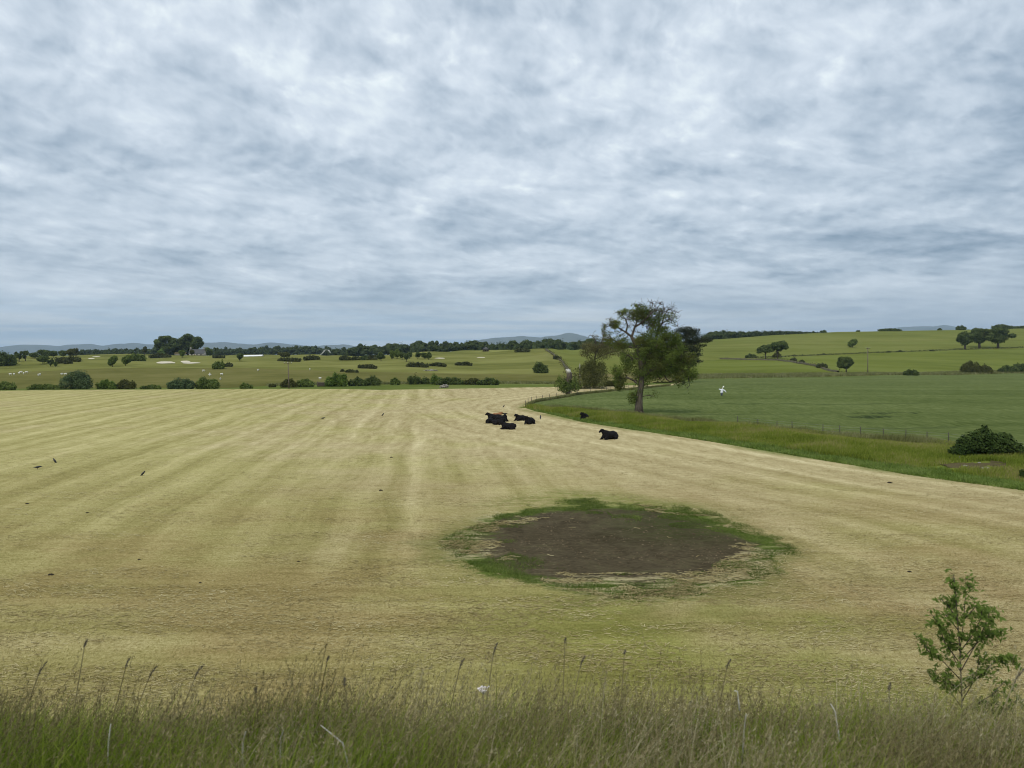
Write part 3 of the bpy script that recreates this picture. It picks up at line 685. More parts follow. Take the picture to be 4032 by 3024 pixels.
def branch_mesh(nodes, par, rad, name, rmin=0., rmax=1e9, flare=None):
    mb = MB()
    for i in range(1, len(nodes)):
        p = par[i]
        if p < 0 or not (rmin <= rad[i] < rmax): continue
        k = 10 if rad[i] > .15 else (5 if rad[i] > .04 else 3)
        r0 = min(rad[p], rad[i]*1.25); mb.loft([nodes[p], nodes[i]], [r0, rad[i]], k, cap=rad[i] > .1)
    return mb.mesh(name, smooth=True)

def big_tree(M):
    """the tall half-dead tree standing in the verge"""
    rng = np.random.default_rng(5)
    base = at(2515, 1632); k = base.y/F/3.2523
    L = lambda zx, zy, y=0.: ((zx-1020)*k, y, (1562-zy)*k)
    # leafy masses: centre, radii in survey units, leaf weight
    leafy = [(950, 1340, 70, 105, .55), (1185, 1310, 85, 70, .25), (790, 1135, 95, 130, .8), (725, 1010, 80, 85, .75), (760, 1200, 50, 60, .8), (900, 900, 100, 140, .8), (850, 830, 65, 80, .8),
             (1050, 800, 140, 140, 1.), (1080, 610, 115, 105, .95), (1180, 480, 60, 95, .7), (1010, 660, 80, 90, .8), (1250, 900, 190, 230, 1.25), (1240, 700, 150, 150, 1.1), (1080, 1060, 120, 140, 1.), (1020, 1200, 70, 90, .6),
             (1450, 780, 170, 210, 1.2), (1600, 960, 170, 170, 1.05), (1660, 860, 110, 120, .9), (1560, 1110, 130, 95, .8), (1690, 1060, 90, 110, .75), (1665, 1250, 26, 60, .4), (1610, 1180, 80, 55, .55),
             (1330, 510, 105, 110, 1.), (1440, 600, 110, 105, 1.), (1280, 440, 45, 45, .7), (1380, 930, 150, 170, 1.1),
             (720, 410, 85, 65, 1.), (800, 285, 70, 60, 1.), (845, 235, 40, 34, .7), (985, 168, 26, 24, .9), (1065, 235, 85, 70, 1.), (900, 430, 80, 70, 1.), (960, 300, 100, 95, .9), (1100, 340, 100, 90, .8), (1180, 250, 70, 70, .5), (930, 165, 10, 14, .6), (1300, 300, 80, 95, .6), (1420, 330, 85, 85, .4), (1230, 380, 80, 80, .8),
             (700, 600, 115, 95, .75), (800, 660, 100, 85, .8), (810, 560, 70, 70, .75), (620, 560, 60, 90, .45), (580, 460, 36, 60, .4)]
    bare = [(1190, 125, 30), (1280, 145, 26), (1240, 240, 60), (1440, 180, 30), (1400, 250, 60), (1525, 270, 26), (1470, 320, 50), (1390, 340, 60), (1450, 380, 50), (1500, 440, 40), (1050, 165, 30), (660, 345, 24), (1150, 220, 60), (1200, 330, 70), (1320, 230, 50), (1100, 300, 70), (740, 260, 24), (1000, 330, 60), (860, 330, 70), (1290, 400, 60), (1350, 190, 40), (640, 420, 20), (705, 515, 20), (1540, 430, 20), (1230, 170, 40)]
    B, A, WB = [], [], []
    for zx, zy, rx, rz, w in leafy:
        dy = rng.uniform(-.5, .5)*rx*k*1.1; c = L(zx, zy, dy); ry = .5*(rx+rz)*k*1.15
        B.append((*c, rx*k, ry, rz*k, w))
        n = int(8+120*w*(rx*rz/20000)); d = unit(n, rng)*(rng.random(n)**.45)[:, None]; A.append(np.array(c)+d*np.array([rx*k, ry, rz*k]))
    for zx, zy, r in bare:
        c = L(zx, zy, rng.uniform(-1, 1)*r*k); n = 20; d = unit(n, rng)*(rng.random(n)**.4)[:, None]; A.append(np.array(c)+d*r*k*np.array([1.15, 1.5, 1.15]))
    # main limbs as surveyed
    limbs = [[(1020, 1570), (1022, 1450), (1030, 1330), (1048, 1200), (1062, 1080), (1050, 960), (1030, 840), (1000, 720), (955, 620), (930, 570)],
             [(930, 570), (900, 540), (860, 510), (800, 470), (745, 445), (690, 400), (655, 350)], [(930, 570), (950, 510), (975, 440), (1000, 380), (1005, 300), (1000, 230)],
             [(975, 440), (1040, 400), (1085, 355), (1150, 290), (1215, 230), (1270, 155)], [(860, 510), (880, 420), (850, 340), (800, 280)],
             [(1050, 960), (1120, 860), (1190, 740), (1240, 620), (1280, 500), (1335, 405), (1400, 355), (1460, 320), (1525, 275)], [(1280, 500), (1300, 400), (1290, 300), (1300, 240)], [(1335, 405), (1370, 300), (1420, 210)],
             [(1062, 1080), (1160, 1010), (1270, 960), (1400, 930), (1530, 960), (1640, 1030)], [(1240, 620), (1340, 640), (1440, 700), (1540, 800)], [(1150, 290), (1180, 210), (1190, 130)],
             [(1270, 960), (1340, 1040), (1370, 1110), (1410, 1140)], [(1048, 1200), (960, 1130), (880, 1090), (800, 1110)], [(1030, 840), (940, 850), (870, 800), (800, 760)], [(1000, 720), (880, 690), (760, 640), (690, 600)], [(1260, 1060), (1300, 1110), (1335, 1150)]]
    nodes, par, idx = [], [], {}
    for li, l in enumerate(limbs):
        prev = -1; y0 = rng.uniform(-1, 1)
        for j, q in enumerate(l):
            if q in idx: prev = idx[q]; continue
            if prev < 0 and nodes:                       # joins the nearest earlier node
                prev = int(np.argmin([np.linalg.norm(np.array(L(*q))-np.array((n[0], 0, n[2]))) for n in nodes]))
            y = 0 if li == 0 else (nodes[prev][1]+y0*.45*k/.0126)
            nodes.append(L(q[0], q[1], y)); par.append(prev); idx[q] = prev = len(nodes)-1
    nodes, par = grow(nodes, par, np.concatenate(A), .42, 3.2, .55, 70, rng, (.10, 0, .04))
    rad = pipe_radii(par, .034)
    rad = np.minimum(rad, .62); hh = nodes[:, 2]
    for i, q in enumerate(limbs[0]):                      # trunk girth and root flare
        j = idx[q]; rad[j] = [.82, .60, .50, .46, .44, .38, .34, .31, .28, .26][i]
    e = empty('half_dead_tree', base); tag(e, 'tallest tree, half dead with bare grey branches on top, standing in the grass verge', 'tree')
    tr = [idx[q] for q in limbs[0]]; mb = MB(); mb.loft([nodes[j] for j in tr], [float(rad[j]) for j in tr], 14)
    for a_ in (0, 1.3, 2.6, 3.9, 5.1): c_, s_ = math.cos(a_), math.sin(a_); mb.loft([(c_*.35, s_*.35, .9), (c_*.62, s_*.62, .35), (c_*1.0, s_*1.0, -.15)], [.16, .24, .12], 6)
    on = set(tr)
    for i in range(1, len(nodes)):
        p = par[i]
        if p >= 0 and rad[i] >= .10 and not (i in on and p in on): mb.loft([nodes[p], nodes[i]], [min(rad[p], rad[i]*1.2), rad[i]], 8, cap=True)
    put('trunk', mb.mesh('trunk', True), M['bark'], e)
    BA = np.array(B); inside = lambda Q: np.min(np.linalg.norm((Q[:, None, :]-BA[None, :, :3])/BA[None, :, 3:6], axis=2)-.0*BA[None, :, 6], axis=1)
    mb = MB()
    for i in range(1, len(nodes)):
        p = par[i]
        if p >= 0 and rad[i] < .10: mb.loft([nodes[p], nodes[i]], [min(rad[p], rad[i]*1.25), rad[i]], 5 if rad[i] > .05 else 3, cap=False)
    # bare side shoots on the dead top
    topz = (1562-560)*k
    for i in np.nonzero((hh > topz) & (rad < .22))[0]:
        for _ in range(2 if rad[i] < .08 else 1):
            d = rng.normal(size=3); d[2] = abs(d[2])*.9+.15; d /= np.linalg.norm(d); l = rng.uniform(.4, 1.15); a_ = nodes[i]; b_ = a_+d*l*.5; c_ = b_+(d*.8+rng.normal(size=3)*.35)*l*.6
            mb.loft([a_, b_, c_], [.028, .022, .012], 3, cap=False)
    put('branches', mb.mesh('branches'), M['twig'], e)
    # leaves: along twigs inside the leafy masses, plus loose sprays of the masses themselves
    P, N = blob_points([(*b_[:6], b_[6]**1.15) for b_ in B], 66000, rng, .25)
    kids = np.bincount(par[par >= 0], minlength=len(par)); tips = nodes[kids <= 1]; tips = tips[inside(tips) < 1.1]
    TP = np.repeat(tips, 12, 0)+rng.normal(size=(len(tips)*12, 3))*.34
    P = np.concatenate([P, TP]); N = np.concatenate([N, unit(len(TP), rng)])
    keep = fbm(P[:, 0]/1.25+P[:, 1]*.5, P[:, 2]/1.05+P[:, 1]*.4, 3, 8)+.25*rng.normal(size=len(P)) > -.16          # gaps between sprays
    P, N = P[keep], N[keep]
    mb = MB(); mb.add(*leaf_quads(P, N, .25, rng, .45, 0, along=(.9, 0, -.1)))
    put('crown', mb.mesh('crown'), M['leaf_ash'], e)
    return e

def stag_tree(M, name, label, base, scale_px, leafy, bare, limbs, leaf, nleaf, lsize, seed, org, zs, trunk_r, wind=(0, 0, 0)):
    rng = np.random.default_rng(seed); k = base.y/F/zs
    L = lambda zx, zy, y=0.: ((zx-org[0])*k, y, (org[1]-zy)*k)
    B, A = [], []
    for zx, zy, rx, rz, w in leafy:
        c = L(zx, zy, rng.uniform(-.4, .4)*rx*k); ry = .5*(rx+rz)*k; B.append((*c, rx*k, ry, rz*k, w)); n = int(10+40*w)
        A.append(np.array(c)+unit(n, rng)*(rng.random(n)**.45)[:, None]*np.array([rx*k, ry, rz*k]))
    for zx, zy, r in bare: A.append(np.array(L(zx, zy))+unit(8, rng)*r*k)
    nodes, par, idx = [], [], {}
    for l in limbs:
        prev = -1
        for q in l:
            if q in idx: prev = idx[q]; continue
            nodes.append(L(q[0], q[1], 0 if not nodes else rng.normal()*.2)); par.append(prev); idx[q] = prev = len(nodes)-1
    step = max(.4, k*16); nodes, par = grow(nodes, par, np.concatenate(A), step, step*9, step*1.3, 60, rng, wind)
    rad = np.minimum(pipe_radii(par, .03), trunk_r)
    e = empty(name, base); tag(e, label, 'tree')
    for j, q in enumerate(limbs[0]): rad[idx[q]] = max(rad[idx[q]], trunk_r*(1-.5*j/len(limbs[0])))
    put('trunk', branch_mesh(nodes, par, rad, 'trunk'), M['bark'], e)
    P, N = blob_points(B, nleaf, rng, .25); mb = MB(); mb.add(*leaf_quads(P, N, lsize, rng, .5, 0, along=(.5, 0, 0)))
    put('crown', mb.mesh('crown'), M[leaf], e)
    return e

def woodland(M, name, label, spec, mat, seed, group=None):
    """a far belt of trees reading as one mass: crowns set along a line with uneven tops; spec = (px, top row, base row, distance)"""
    rng = np.random.default_rng(seed); a = np.array(spec, float); mb = MB(); x = a[0, 0]
    while x < a[-1, 0]:
        for row in range(2):
            xx = x+rng.uniform(-8, 8); top, bs, Y = (np.interp(xx, a[:, 0], a[:, j]) for j in (1, 2, 3)); Y += row*rng.uniform(18, 45)
            X = (xx-PX0)/F*Y; z0 = CZ-(bs-HY)/F*Y-3; h = max((CZ-(top-HY)/F*Y-z0)*rng.uniform(.80, 1.07), 2.); w = h*rng.uniform(.65, 1.15)
            B = [(X+b[0], Y+b[1], z0+b[2], *b[3:]) for b in crown_blobs(rng.choice(['round', 'tall', 'round', 'bush']), w, h, rng)]
            core_mesh(mb, B, rng, .82); s = max(pxsize(Vector((0, Y, 0)))*1.05, h*.07)
            P, N = blob_points(B, int(np.clip(6*w*h/(s*s*.3), 60, 420)), rng, .7, -.08); mb.add(*leaf_quads(P, N, s, rng))
        x += max(4., w/Y*F*rng.uniform(.24, .52))
    return tag(put(name, mb.mesh(name), M[mat]), label, 'woodland', group, 'stuff')

# --- grass blades
def blades(P, h, w, rng, lean=.35, seg=3, wind=(0, 0), curve=1.):
    """P (n,3) roots; h, w arrays; curved tapering blades as quads"""
    n = len(P); a = rng.uniform(0, 2*np.pi, n); side = np.stack([np.cos(a), np.sin(a), 0*a], 1)
    ln = rng.normal(size=(n, 2))*lean+np.array(wind); ln = np.concatenate([ln, np.zeros((n, 1))], 1)
    V = []
    for i in range(seg+1):
        f = i/seg
        c = P+np.array([0, 0, 1])*(h*f*(1-.18*curve*f*np.linalg.norm(ln, axis=1)))[:, None]+ln*(h*f**(1+curve))[:, None]
        ww = (w*(1-f**1.6*.9)*.5)[:, None]*side
        V += [c-ww, c+ww]
    V = np.stack(V, 1).reshape(-1, 3); m = 2*(seg+1); base = (np.arange(n)*m)[:, None]
    q = np.concatenate([base+np.array([[2*i, 2*i+1, 2*i+3, 2*i+2]]) for i in range(seg)], 0)
    return V, q
def field_z(X, Y):
    return relief(X, Y)
def scatter_field(n, y0, y1, rng, pw=1.3, half=.80):
    u = rng.random(n); a = 1-pw; Y = (y0**a+u*(y1**a-y0**a))**(1/a) if abs(a) > 1e-3 else y0*(y1/y0)**u
    X = rng.uniform(-1, 1, n)*(half*Y+3); return X, Y
def build_grass(M):
    rng = np.random.default_rng(21)
    stuff = lambda nm, mb, mat, lab, cat='grass': tag(put(nm, mb.mesh(nm), M[mat]), lab, cat, None, 'stuff')
    # stubble and lying straw on the nearest part of the field
    X, Y = scatter_field(120000, 18.5, 75, rng, 1.6); e = soil_e(X, Y); k = (e > 1.0) & (edge_dist(X, Y) > .6); X, Y = X[k], Y[k]; n = len(X)
    mb = MB(); mb.add(*blades(np.stack([X, Y, field_z(X, Y)-.01], 1), rng.uniform(.03, .085, n), rng.uniform(.010, .026, n)*np.sqrt(Y/25), rng, .5, 2)); stuff('stubble', mb, 'stubble_bits', 'short cut stubble standing on the near part of the mown field', 'stubble')
    def straws(X, Y, lo, hi, wd):
        n = len(X); a = rng.normal(size=n)*.55+rng.choice([0, np.pi], n); l = rng.uniform(lo, hi, n)
        d = np.stack([np.cos(a), np.sin(a), rng.normal(size=n)*.05], 1)*l[:, None]*.5; p = np.stack([X, Y, field_z(X, Y)+rng.uniform(.012, .04, n)], 1)
        s = np.stack([-np.sin(a), np.cos(a), np.full(n, .22)], 1)*(2.0*wd*rng.uniform(.6, 1.5, n))[:, None]*.5; b = np.stack([0*a, 0*a, l*.08], 1)*rng.uniform(-1, 1.2, n)[:, None]
        return np.stack([p-d-s, p-d+s, p+s+b, p-s+b], 1).reshape(-1, 3), np.stack([p-s+b, p+s+b, p+d+s, p+d-s], 1).reshape(-1, 3)
    X, Y = scatter_field(110000, 18.5, 80, rng, 1.5); w = vnoise(X/6, Y/1.4, 4)+.5*vnoise(X/1.6, Y/.7, 5)+.5*rng.random(len(X)); k = (w > 1.0) & (soil_e(X, Y) > 1.0); X, Y = X[k], Y[k]
    mb = MB()
    for v in straws(X, Y, .10, .38, .009*np.sqrt(Y/25)): mb.add(v, np.arange(len(v)).reshape(-1, 4))
    stuff('lying_straw', mb, 'straw_bits', 'pale straw lying in loose streaks on the near part of the mown field', 'straw')
    # worn patch: litter along its left and near edges, green tufts round its rim
    X = rng.uniform(-5, 18, 70000); Y = rng.uniform(29, 54, 70000); e = soil_e(X, Y); X0, Y0 = X, Y; X, Y = X+3.2*fbm(X/2.2, Y/2.2, 3, 16), Y+2.2*fbm(X/2.2, Y/2.2, 3, 17)
    side = (X < -.6) & (Y > 37) | (Y < 35.5) & (X > 1) | ((X > 9) & (Y < 40.5)) | ((X > 10.5) & (Y > 45)); X, Y = X0, Y0; w = vnoise(X/1.5, Y/.7, 14)+.4*vnoise(X/.5, Y/.3, 15)
    k = (e > .62) & (e < 1.02) & side & (w > .74) | (rng.random(len(X)) < .0006) & (e < .8); mb = MB()
    for v in straws(X[k], Y[k], .15, .5, .013): mb.add(v, np.arange(len(v)).reshape(-1, 4))
    stuff('patch_litter', mb, 'straw_bits', 'pale straw blown over the rim of the bare soil patch', 'straw')
    X = rng.uniform(-6, 17, 260000); Y = rng.uniform(29, 53, 260000); e = soil_e(X, Y); w = vnoise(X/1.7, Y/1.2, 24)
    e = e+.10*(vnoise(X/.6, Y/.6, 26)-.5)+.10*(rng.random(len(X))-.5); k = (e > .84) & (e < .99) & (w > .22) | (e > .62) & (e < .9) & (w > .66) | (e > .45) & (e < .95) & (X > 6) & (Y > 42.5) & (w > .55) | (e > .8) & (e < 1.1) & (X > 12) & (w > .3)
    X, Y = X[k], Y[k]; n = len(X); mb = MB(); mb.add(*blades(np.stack([X, Y, field_z(X, Y)-.01], 1), rng.uniform(.04, .13, n)*(.6+.8*vnoise(X/1.1, Y/1.1, 25)), rng.uniform(.012, .026, n), rng, .8, 2))
    stuff('patch_grass', mb, 'rim_bits', 'dark green grass ringing the bare soil patch')
    # verge grass
    def verge_pts(n, lo, hi, p0=2045, p1=5000):
        px = rng.uniform(p0, p1, n); t = rng.uniform(lo, hi, n); Ys, Zs = layers(px)
        Y = Ys[1]+(Ys[3]-Ys[1])*t; w = (Ys[3]-Ys[1])*Y; k = rng.random(n) < w/np.percentile(w, 97); px, Y, t = px[k], Y[k], t[k]; X = (px-PX0)/F*Y
        Ys, Zs = Ys[:, k], Zs[:, k]; z = np.where(t < .5, Zs[1]+(Zs[2]-Zs[1])*t*2, Zs[2]+(Zs[3]-Zs[2])*(t*2-1))+relief(X, Y)
        return X, Y, z, t
    X, Y, z, t = verge_pts(210000, .10, 1.02); cb = at(3838, 1838); ok = ~(np.hypot((X-cb.x)/3.2, (Y-cb.y)/2.2)+.7*(vnoise(X/1.0, Y/1.0, 31)-.5) < .95); X, Y, z = X[ok], Y[ok], z[ok]; n = len(X)
    hgt = (.30+.55*vnoise(X/3.5, Y/3.5, 41)*rng.uniform(.5, 1.2, n)); mb = MB(); mb.add(*blades(np.stack([X, Y, z-.02], 1), hgt, rng.uniform(.04, .09, n), rng, .3, 2, (.12, 0))); stuff('verge_grass', mb, 'blade_verge', 'rough yellow green grass of the verge between mown field and crop')
    X, Y, z, t = verge_pts(90000, -.04, .14); n = len(X); mb = MB(); mb.add(*blades(np.stack([X, Y, z-.02], 1), rng.uniform(.10, .38, n)*(.5+vnoise(X/2, Y/2, 43)), rng.uniform(.05, .10, n), rng, .55, 2)); stuff('verge_fringe', mb, 'blade_fringe', 'short green fringe where the verge meets the mown field')
    X, Y, z, t = verge_pts(52000, .84, 1.06); n = len(X); mb = MB(); mb.add(*blades(np.stack([X, Y, z-.02], 1), rng.uniform(.25, .95, n)*(.45+.8*vnoise(X/2.6, Y/2.6, 47)), rng.uniform(.03, .07, n), rng, .25, 2, (.15, 0))); stuff('fence_grass', mb, 'blade_dry', 'pale seeding grass along the fence beside the crop')
    # far edge of the crop by the long fence and under the hill
    px = rng.uniform(2070, 2640, 26000); Y = flatY(C3p(px))+rng.uniform(-1.2, .8, len(px)); X = (px-PX0)/F*Y; n = len(X); mb = MB(); mb.add(*blades(np.stack([X, Y, relief(X, Y)-.02], 1), rng.uniform(.3, .75, n), rng.uniform(.05, .1, n), rng, .3, 2)); stuff('fence_line_grass', mb, 'blade_dry', 'dry grass along the far fence between mown field and crop')
    px = rng.uniform(2720, 4500, 60000); Ys, Zs = layers(px); f = rng.random(len(px)); Y = Ys[5]+(Ys[6]-Ys[5])*f; X = (px-PX0)/F*Y; n = len(X)
    z = Zs[5]+(Zs[6]-Zs[5])*f+relief(X, Y); mb = MB(); mb.add(*blades(np.stack([X, Y, z-.05], 1), rng.uniform(.5, 1.3, n), rng.uniform(.15, .35, n), rng, .3, 2)); stuff('headland_grass', mb, 'blade_dry', 'pale tall grass strip between the crop and the hill fields')
    px = rng.uniform(1050, 2450, 26000); Ys, Zs = layers(px); Y = Ys[6]+rng.uniform(-3, 9, len(px)); X = (px-PX0)/F*Y; n = len(X); z = np.array(Zs[6])+relief(X, Y); mb = MB(); mb.add(*blades(np.stack([X, Y, z-.1], 1), rng.uniform(.3, 1.0, n), rng.uniform(.12, .3, n), rng, .3, 2)); stuff('margin_grass', mb, 'blade_dry', 'rough grass along the bushes below the pasture')

def near_grass(M):
    """the tall grass on the railway bank right below the window"""
    rng = np.random.default_rng(33)
    def pts(n, y0, y1):
        Y = rng.uniform(y0, y1, n); X = rng.uniform(-1, 1, n)*(Y*.78+3.2); return X, Y, bank_z(X, Y)
    X, Y, z = pts(185000, 3.9, 9.5); n = len(X); tone = vnoise(X/.9, Y/1.2, 51)
    hgt = rng.uniform(.28, .84, n)*(.68+.55*tone); mb = MB(); mb.add(*blades(np.stack([X, Y, z-.02], 1), hgt, rng.uniform(.005, .013, n), rng, .38, 4, (.18, 0)))
    tag(put('tall_grass', mb.mesh('tall_grass', True), M['blade_near']), 'dense dark green tall grass on the railway bank along the bottom', 'grass', None, 'stuff')
    X, Y, z = pts(110000, 3.9, 7.5); k = vnoise(X/.6, Y/.9, 61)+.2*rng.random(len(X)) > .80; X, Y, z = X[k], Y[k], z[k]; n = len(X)
    mb = MB(); mb.add(*blades(np.stack([X, Y, z-.02], 1), rng.uniform(.25, .58, n), rng.uniform(.010, .022, n), rng, .5, 4, (.1, 0)))
    tag(put('lush_grass', mb.mesh('lush_grass', True), M['blade_bright']), 'brighter broad leaved clumps low in the bank grass', 'grass', None, 'stuff')
    # flowering stems with fine heads
    X, Y, z = pts(26000, 4.3, 9.8); tone = vnoise(X/1.3, Y/1.5, 71); k = tone > .18; X, Y, z, tone = X[k], Y[k], z[k], tone[k]; n = len(X)
    hgt = rng.uniform(.62, 1.0, n)*(.80+.36*tone)+rng.uniform(.12, .42, n)*(rng.random(n) < .09); P = np.stack([X, Y, z], 1); st = rng.bit_generator.state
    V, q = blades(P, hgt, rng.uniform(.005, .010, n), rng, .22, 4, (.24, 0), 1.); mb = MB(); mb.add(V, q)
    ring = V.reshape(n, 10, 3); tip, mid = ring[:, 8:10].mean(1), ring[:, 6:8].mean(1)
    m = 8; f = rng.random((n, m)); hp = (tip[:, None]+(mid-tip)[:, None]*(f[..., None]*.75)).reshape(-1, 3)+rng.normal(size=(n*m, 3))*.007
    N = unit(len(hp), rng); mb.add(*leaf_quads(hp, N, .028, rng, .22, 0, along=(.5, 0, 2.2)))
    tag(put('seeding_grass', mb.mesh('seeding_grass'), M['seed_stem']), 'brown seeding grass stems rising above the bank grass', 'grass', None, 'stuff')
def near_things(M):
    rng = np.random.default_rng(44)
    def stem(px, top, Y, lean, label, name='seed_stalk', r=.0045, head=.0, dark=True, base=None, pale=False, cat='grass stalk'):
        """a single stalk whose tip is at (px, top) at distance Y; lean = sideways run of the tip from the root"""
        tip = Vector(((px-PX0)/F*Y, Y, CZ-(top-HY)/F*Y)); rx = tip.x-lean; root = Vector((rx, Y+rng.uniform(-.1, .1), float(bank_z(np.array(rx), np.array(Y)))-.02))
        if base is not None: root.z = CZ-(base-HY)/F*Y
        mid = root.lerp(tip, .55)+Vector((-lean*.22, 0, .06)); e = empty(name, root); tag(e, label, cat)
        pts = [(root.lerp(mid, t*2) if t < .5 else mid.lerp(tip, t*2-1)) for t in (0, .25, .5, .75, .9, 1)]; pts = [p-root for p in pts]
        mb = MB(); mb.loft(pts, [r*1.5, r*1.3, r*1.1, r, r*.8, r*.5], 5); put('stalk', mb.mesh('stalk', True), M['palestalk' if pale else 'seed_stem'], e)
        if head:
            d = (pts[-1]-pts[-3]).normalized(); mb = MB(); a = pts[-1]
            bend = Vector((.35, 0, -.25)); nq = 80; f = rng.random(nq)**.8
            P = np.array([tuple(a-d*head*(1-g)+bend*(head*.5*g*g)) for g in f])+rng.normal(size=(nq, 3))*(.0065*np.sin(np.pi*np.clip(f*.9+.08, 0, 1)))[:, None]; mb.add(*leaf_quads(P, unit(nq, rng), .017, rng, .3, 0, along=tuple(d*1.4)))
            mb.loft([a-d*head, a-d*head*.5+bend*(head*.12), a+bend*(head*.5)], [.0025, .003, .001], 4)
            put('seed_head', mb.mesh('seed_head'), M['darkhead'], e)
        return e
    stem(172, 2596, 6.3, .22, 'dark seed head leaning right, leftmost of the tall stalks', head=.16)
    stem(338, 2512, 6.5, .12, 'tallest dark seed head on the left, nodding over the mown field', head=.09)
    stem(505, 2585, 6.6, .18, 'thin curved seed stalk between the nodding head and the bent pair', head=.10)
    stem(608, 2616, 6.4, .26, 'bent seed stalk with its head curling to the right', head=.13)
    stem(792, 2606, 6.2, .26, 'strong dark seed stalk leaning right, left of the bottom centre', head=.15)
    stem(1003, 2700, 6.1, -.06, 'short seed head tilting left above the pale dry stalks', head=.08)
    stem(1292, 2580, 6.6, .14, 'slim brown stalk left of the middle without a thick head', head=.06)
    stem(1350, 2662, 6.0, -.10, 'forked looking grey seed head left of the white flower', head=.09)
    stem(1950, 2522, 6.8, .12, 'broad brown plume standing highest in the middle', head=.14)
    stem(1820, 2585, 6.5, .16, 'reddish seed stalk left of the broad middle plume', head=.12)
    stem(2225, 2510, 6.9, .03, 'small round dark head on a thin stalk right of the middle', head=.05)
    stem(2296, 2575, 6.6, .16, 'grey curved seed head lying over to the right', head=.12)
    stem(2460, 2558, 6.7, .06, 'tiny dark knapweed head on a straight thin stalk', head=.04)
    stem(2870, 2590, 6.5, .14, 'faint grey seed head leaning right at the lower right', head=.10)
    stem(3500, 2685, 6.0, -.05, 'dark drooping seed head left of the green sapling', head=.07)
    stem(4020, 2618, 5.6, .28, 'thick grey seed head at the right edge beside the sapling', head=.17)
    for px, top, Y, ln, bs, lab in ((436, 2850, 4.9, .01, 3060, 'pale dry stalk standing upright at the lower left'), (968, 2880, 4.8, .05, 3080, 'pale dry stalk leaning right below the grey seed head'), (1118, 2870, 4.9, .05, 3060, 'pale dry stalk just left of the long fallen one'),
                                (1262, 2855, 4.9, -.22, 3080, 'long pale fallen stalk slanting down to the right'), (2890, 2720, 5.4, -.03, 2790, 'short pale stalk among brown grass at the lower right'), (2938, 2810, 5.2, 0, 3040, 'pale upright stalk in the brown grass at the lower right'), (3270, 2770, 5.2, -.02, 2890, 'thin pale stalk halfway to the sapling')):
        stem(px, top, Y, ln, lab, 'dry_stalk', .0042, base=bs, pale=True, cat='dry stalk')
    # white umbel
    e = stem(1905, 2715, 6.1, .02, 'white flower head on a dark branching stalk in the middle of the bank grass', 'white_flower', .006, cat='flower'); tip = Vector(((1905-PX0)/F*6.1, 6.1, CZ-(2712-HY)/F*6.1))-e.location
    mb = MB()
    for i in range(26):
        a, r = rng.uniform(0, 2*np.pi), .042*math.sqrt(rng.random()); c = tip+Vector((r*math.cos(a)*1.1, r*math.sin(a), .012-r*.2+rng.uniform(-.006, .006))); mb.loft([c-Vector((0, 0, .004)), c, c+Vector((0, 0, .004))], [.003, .009, .003], 6); mb.loft([tip-Vector((0, 0, .05)), c], [.0012, .001], 3)
    put('blossom', mb.mesh('blossom'), M['flower'], e)
    # sapling
    Y = 7.0; f = lambda px, py, dy=0.: Vector(((px-PX0)/F*(Y+dy), Y+dy, CZ-(py-HY)/F*(Y+dy)))
    root = f(3790, 2860); e = empty('sapling', root); tag(e, 'young green leafy sapling rising above the bank grass at the right', 'sapling'); loc = lambda *a: f(*a)-root
    limbs = [[(3790, 2870), (3785, 2700), (3780, 2560), (3770, 2440), (3762, 2330), (3755, 2262)], [(3780, 2560), (3795, 2440), (3802, 2330), (3800, 2275)], [(3785, 2640), (3840, 2540), (3880, 2460), (3900, 2400)], [(3785, 2620), (3720, 2530), (3690, 2450), (3670, 2420)],
             [(3790, 2720), (3860, 2660), (3920, 2600), (3960, 2580), (3990, 2610)], [(3785, 2600), (3850, 2530), (3910, 2490), (3930, 2480)], [(3785, 2680), (3700, 2590), (3650, 2560), (3630, 2510)], [(3795, 2800), (3900, 2740), (3960, 2680)], [(3790, 2790), (3740, 2720), (3722, 2640)], [(3790, 2800), (3840, 2760), (3900, 2790), (3935, 2760)], [(3788, 2760), (3830, 2690), (3850, 2630), (3856, 2560)], [(3785, 2650), (3760, 2600), (3745, 2540), (3735, 2480)], [(3785, 2560), (3830, 2500), (3860, 2440), (3868, 2400)], [(3790, 2740), (3760, 2700), (3700, 2680), (3680, 2640)], [(3790, 2820), (3860, 2800), (3950, 2800), (4000, 2760)], [(3772, 2480), (3740, 2440), (3722, 2420)], [(3770, 2440), (3730, 2380), (3705, 2360)], [(3795, 2440), (3840, 2390), (3885, 2395)]]
    mb = MB(); LV = []
    for l in limbs:
        dy = rng.uniform(-.25, .25) if l is not limbs[0] else 0; pts = [loc(*p, dy*i/len(l)) for i, p in enumerate(l)]
        mb.loft(pts, [(.0085 if l is limbs[0] else .005)*(1-.75*i/len(pts)) for i in range(len(pts))], 6)
        for i in range(len(pts)-1):
            if l is limbs[0] and i < 2 or (i == 0): continue
            for t in np.arange(0, 1, .095):
                b = pts[i].lerp(pts[i+1], t); d = (pts[i+1]-pts[i]).normalized()
                dirn = Vector((rng.normal(), rng.normal(), rng.normal()*.5+.1)).normalized()*.085*rng.uniform(.6, 1.3); tipp = b+dirn+Vector((.02, 0, -.015)); mb.loft([b, tipp], [.0016, .0008], 3)
                for s in range(7): LV.append((tuple(b.lerp(tipp, .3+.7*s/6)), s))
    put('stem', mb.mesh('stem'), M['bark'], e)
    P = np.array([v[0] for v in LV])+rng.normal(size=(len(LV), 3))*.014; N = unit(len(P), rng)*.7+np.array([0, -.35, .7]); N /= np.linalg.norm(N, axis=1)[:, None]
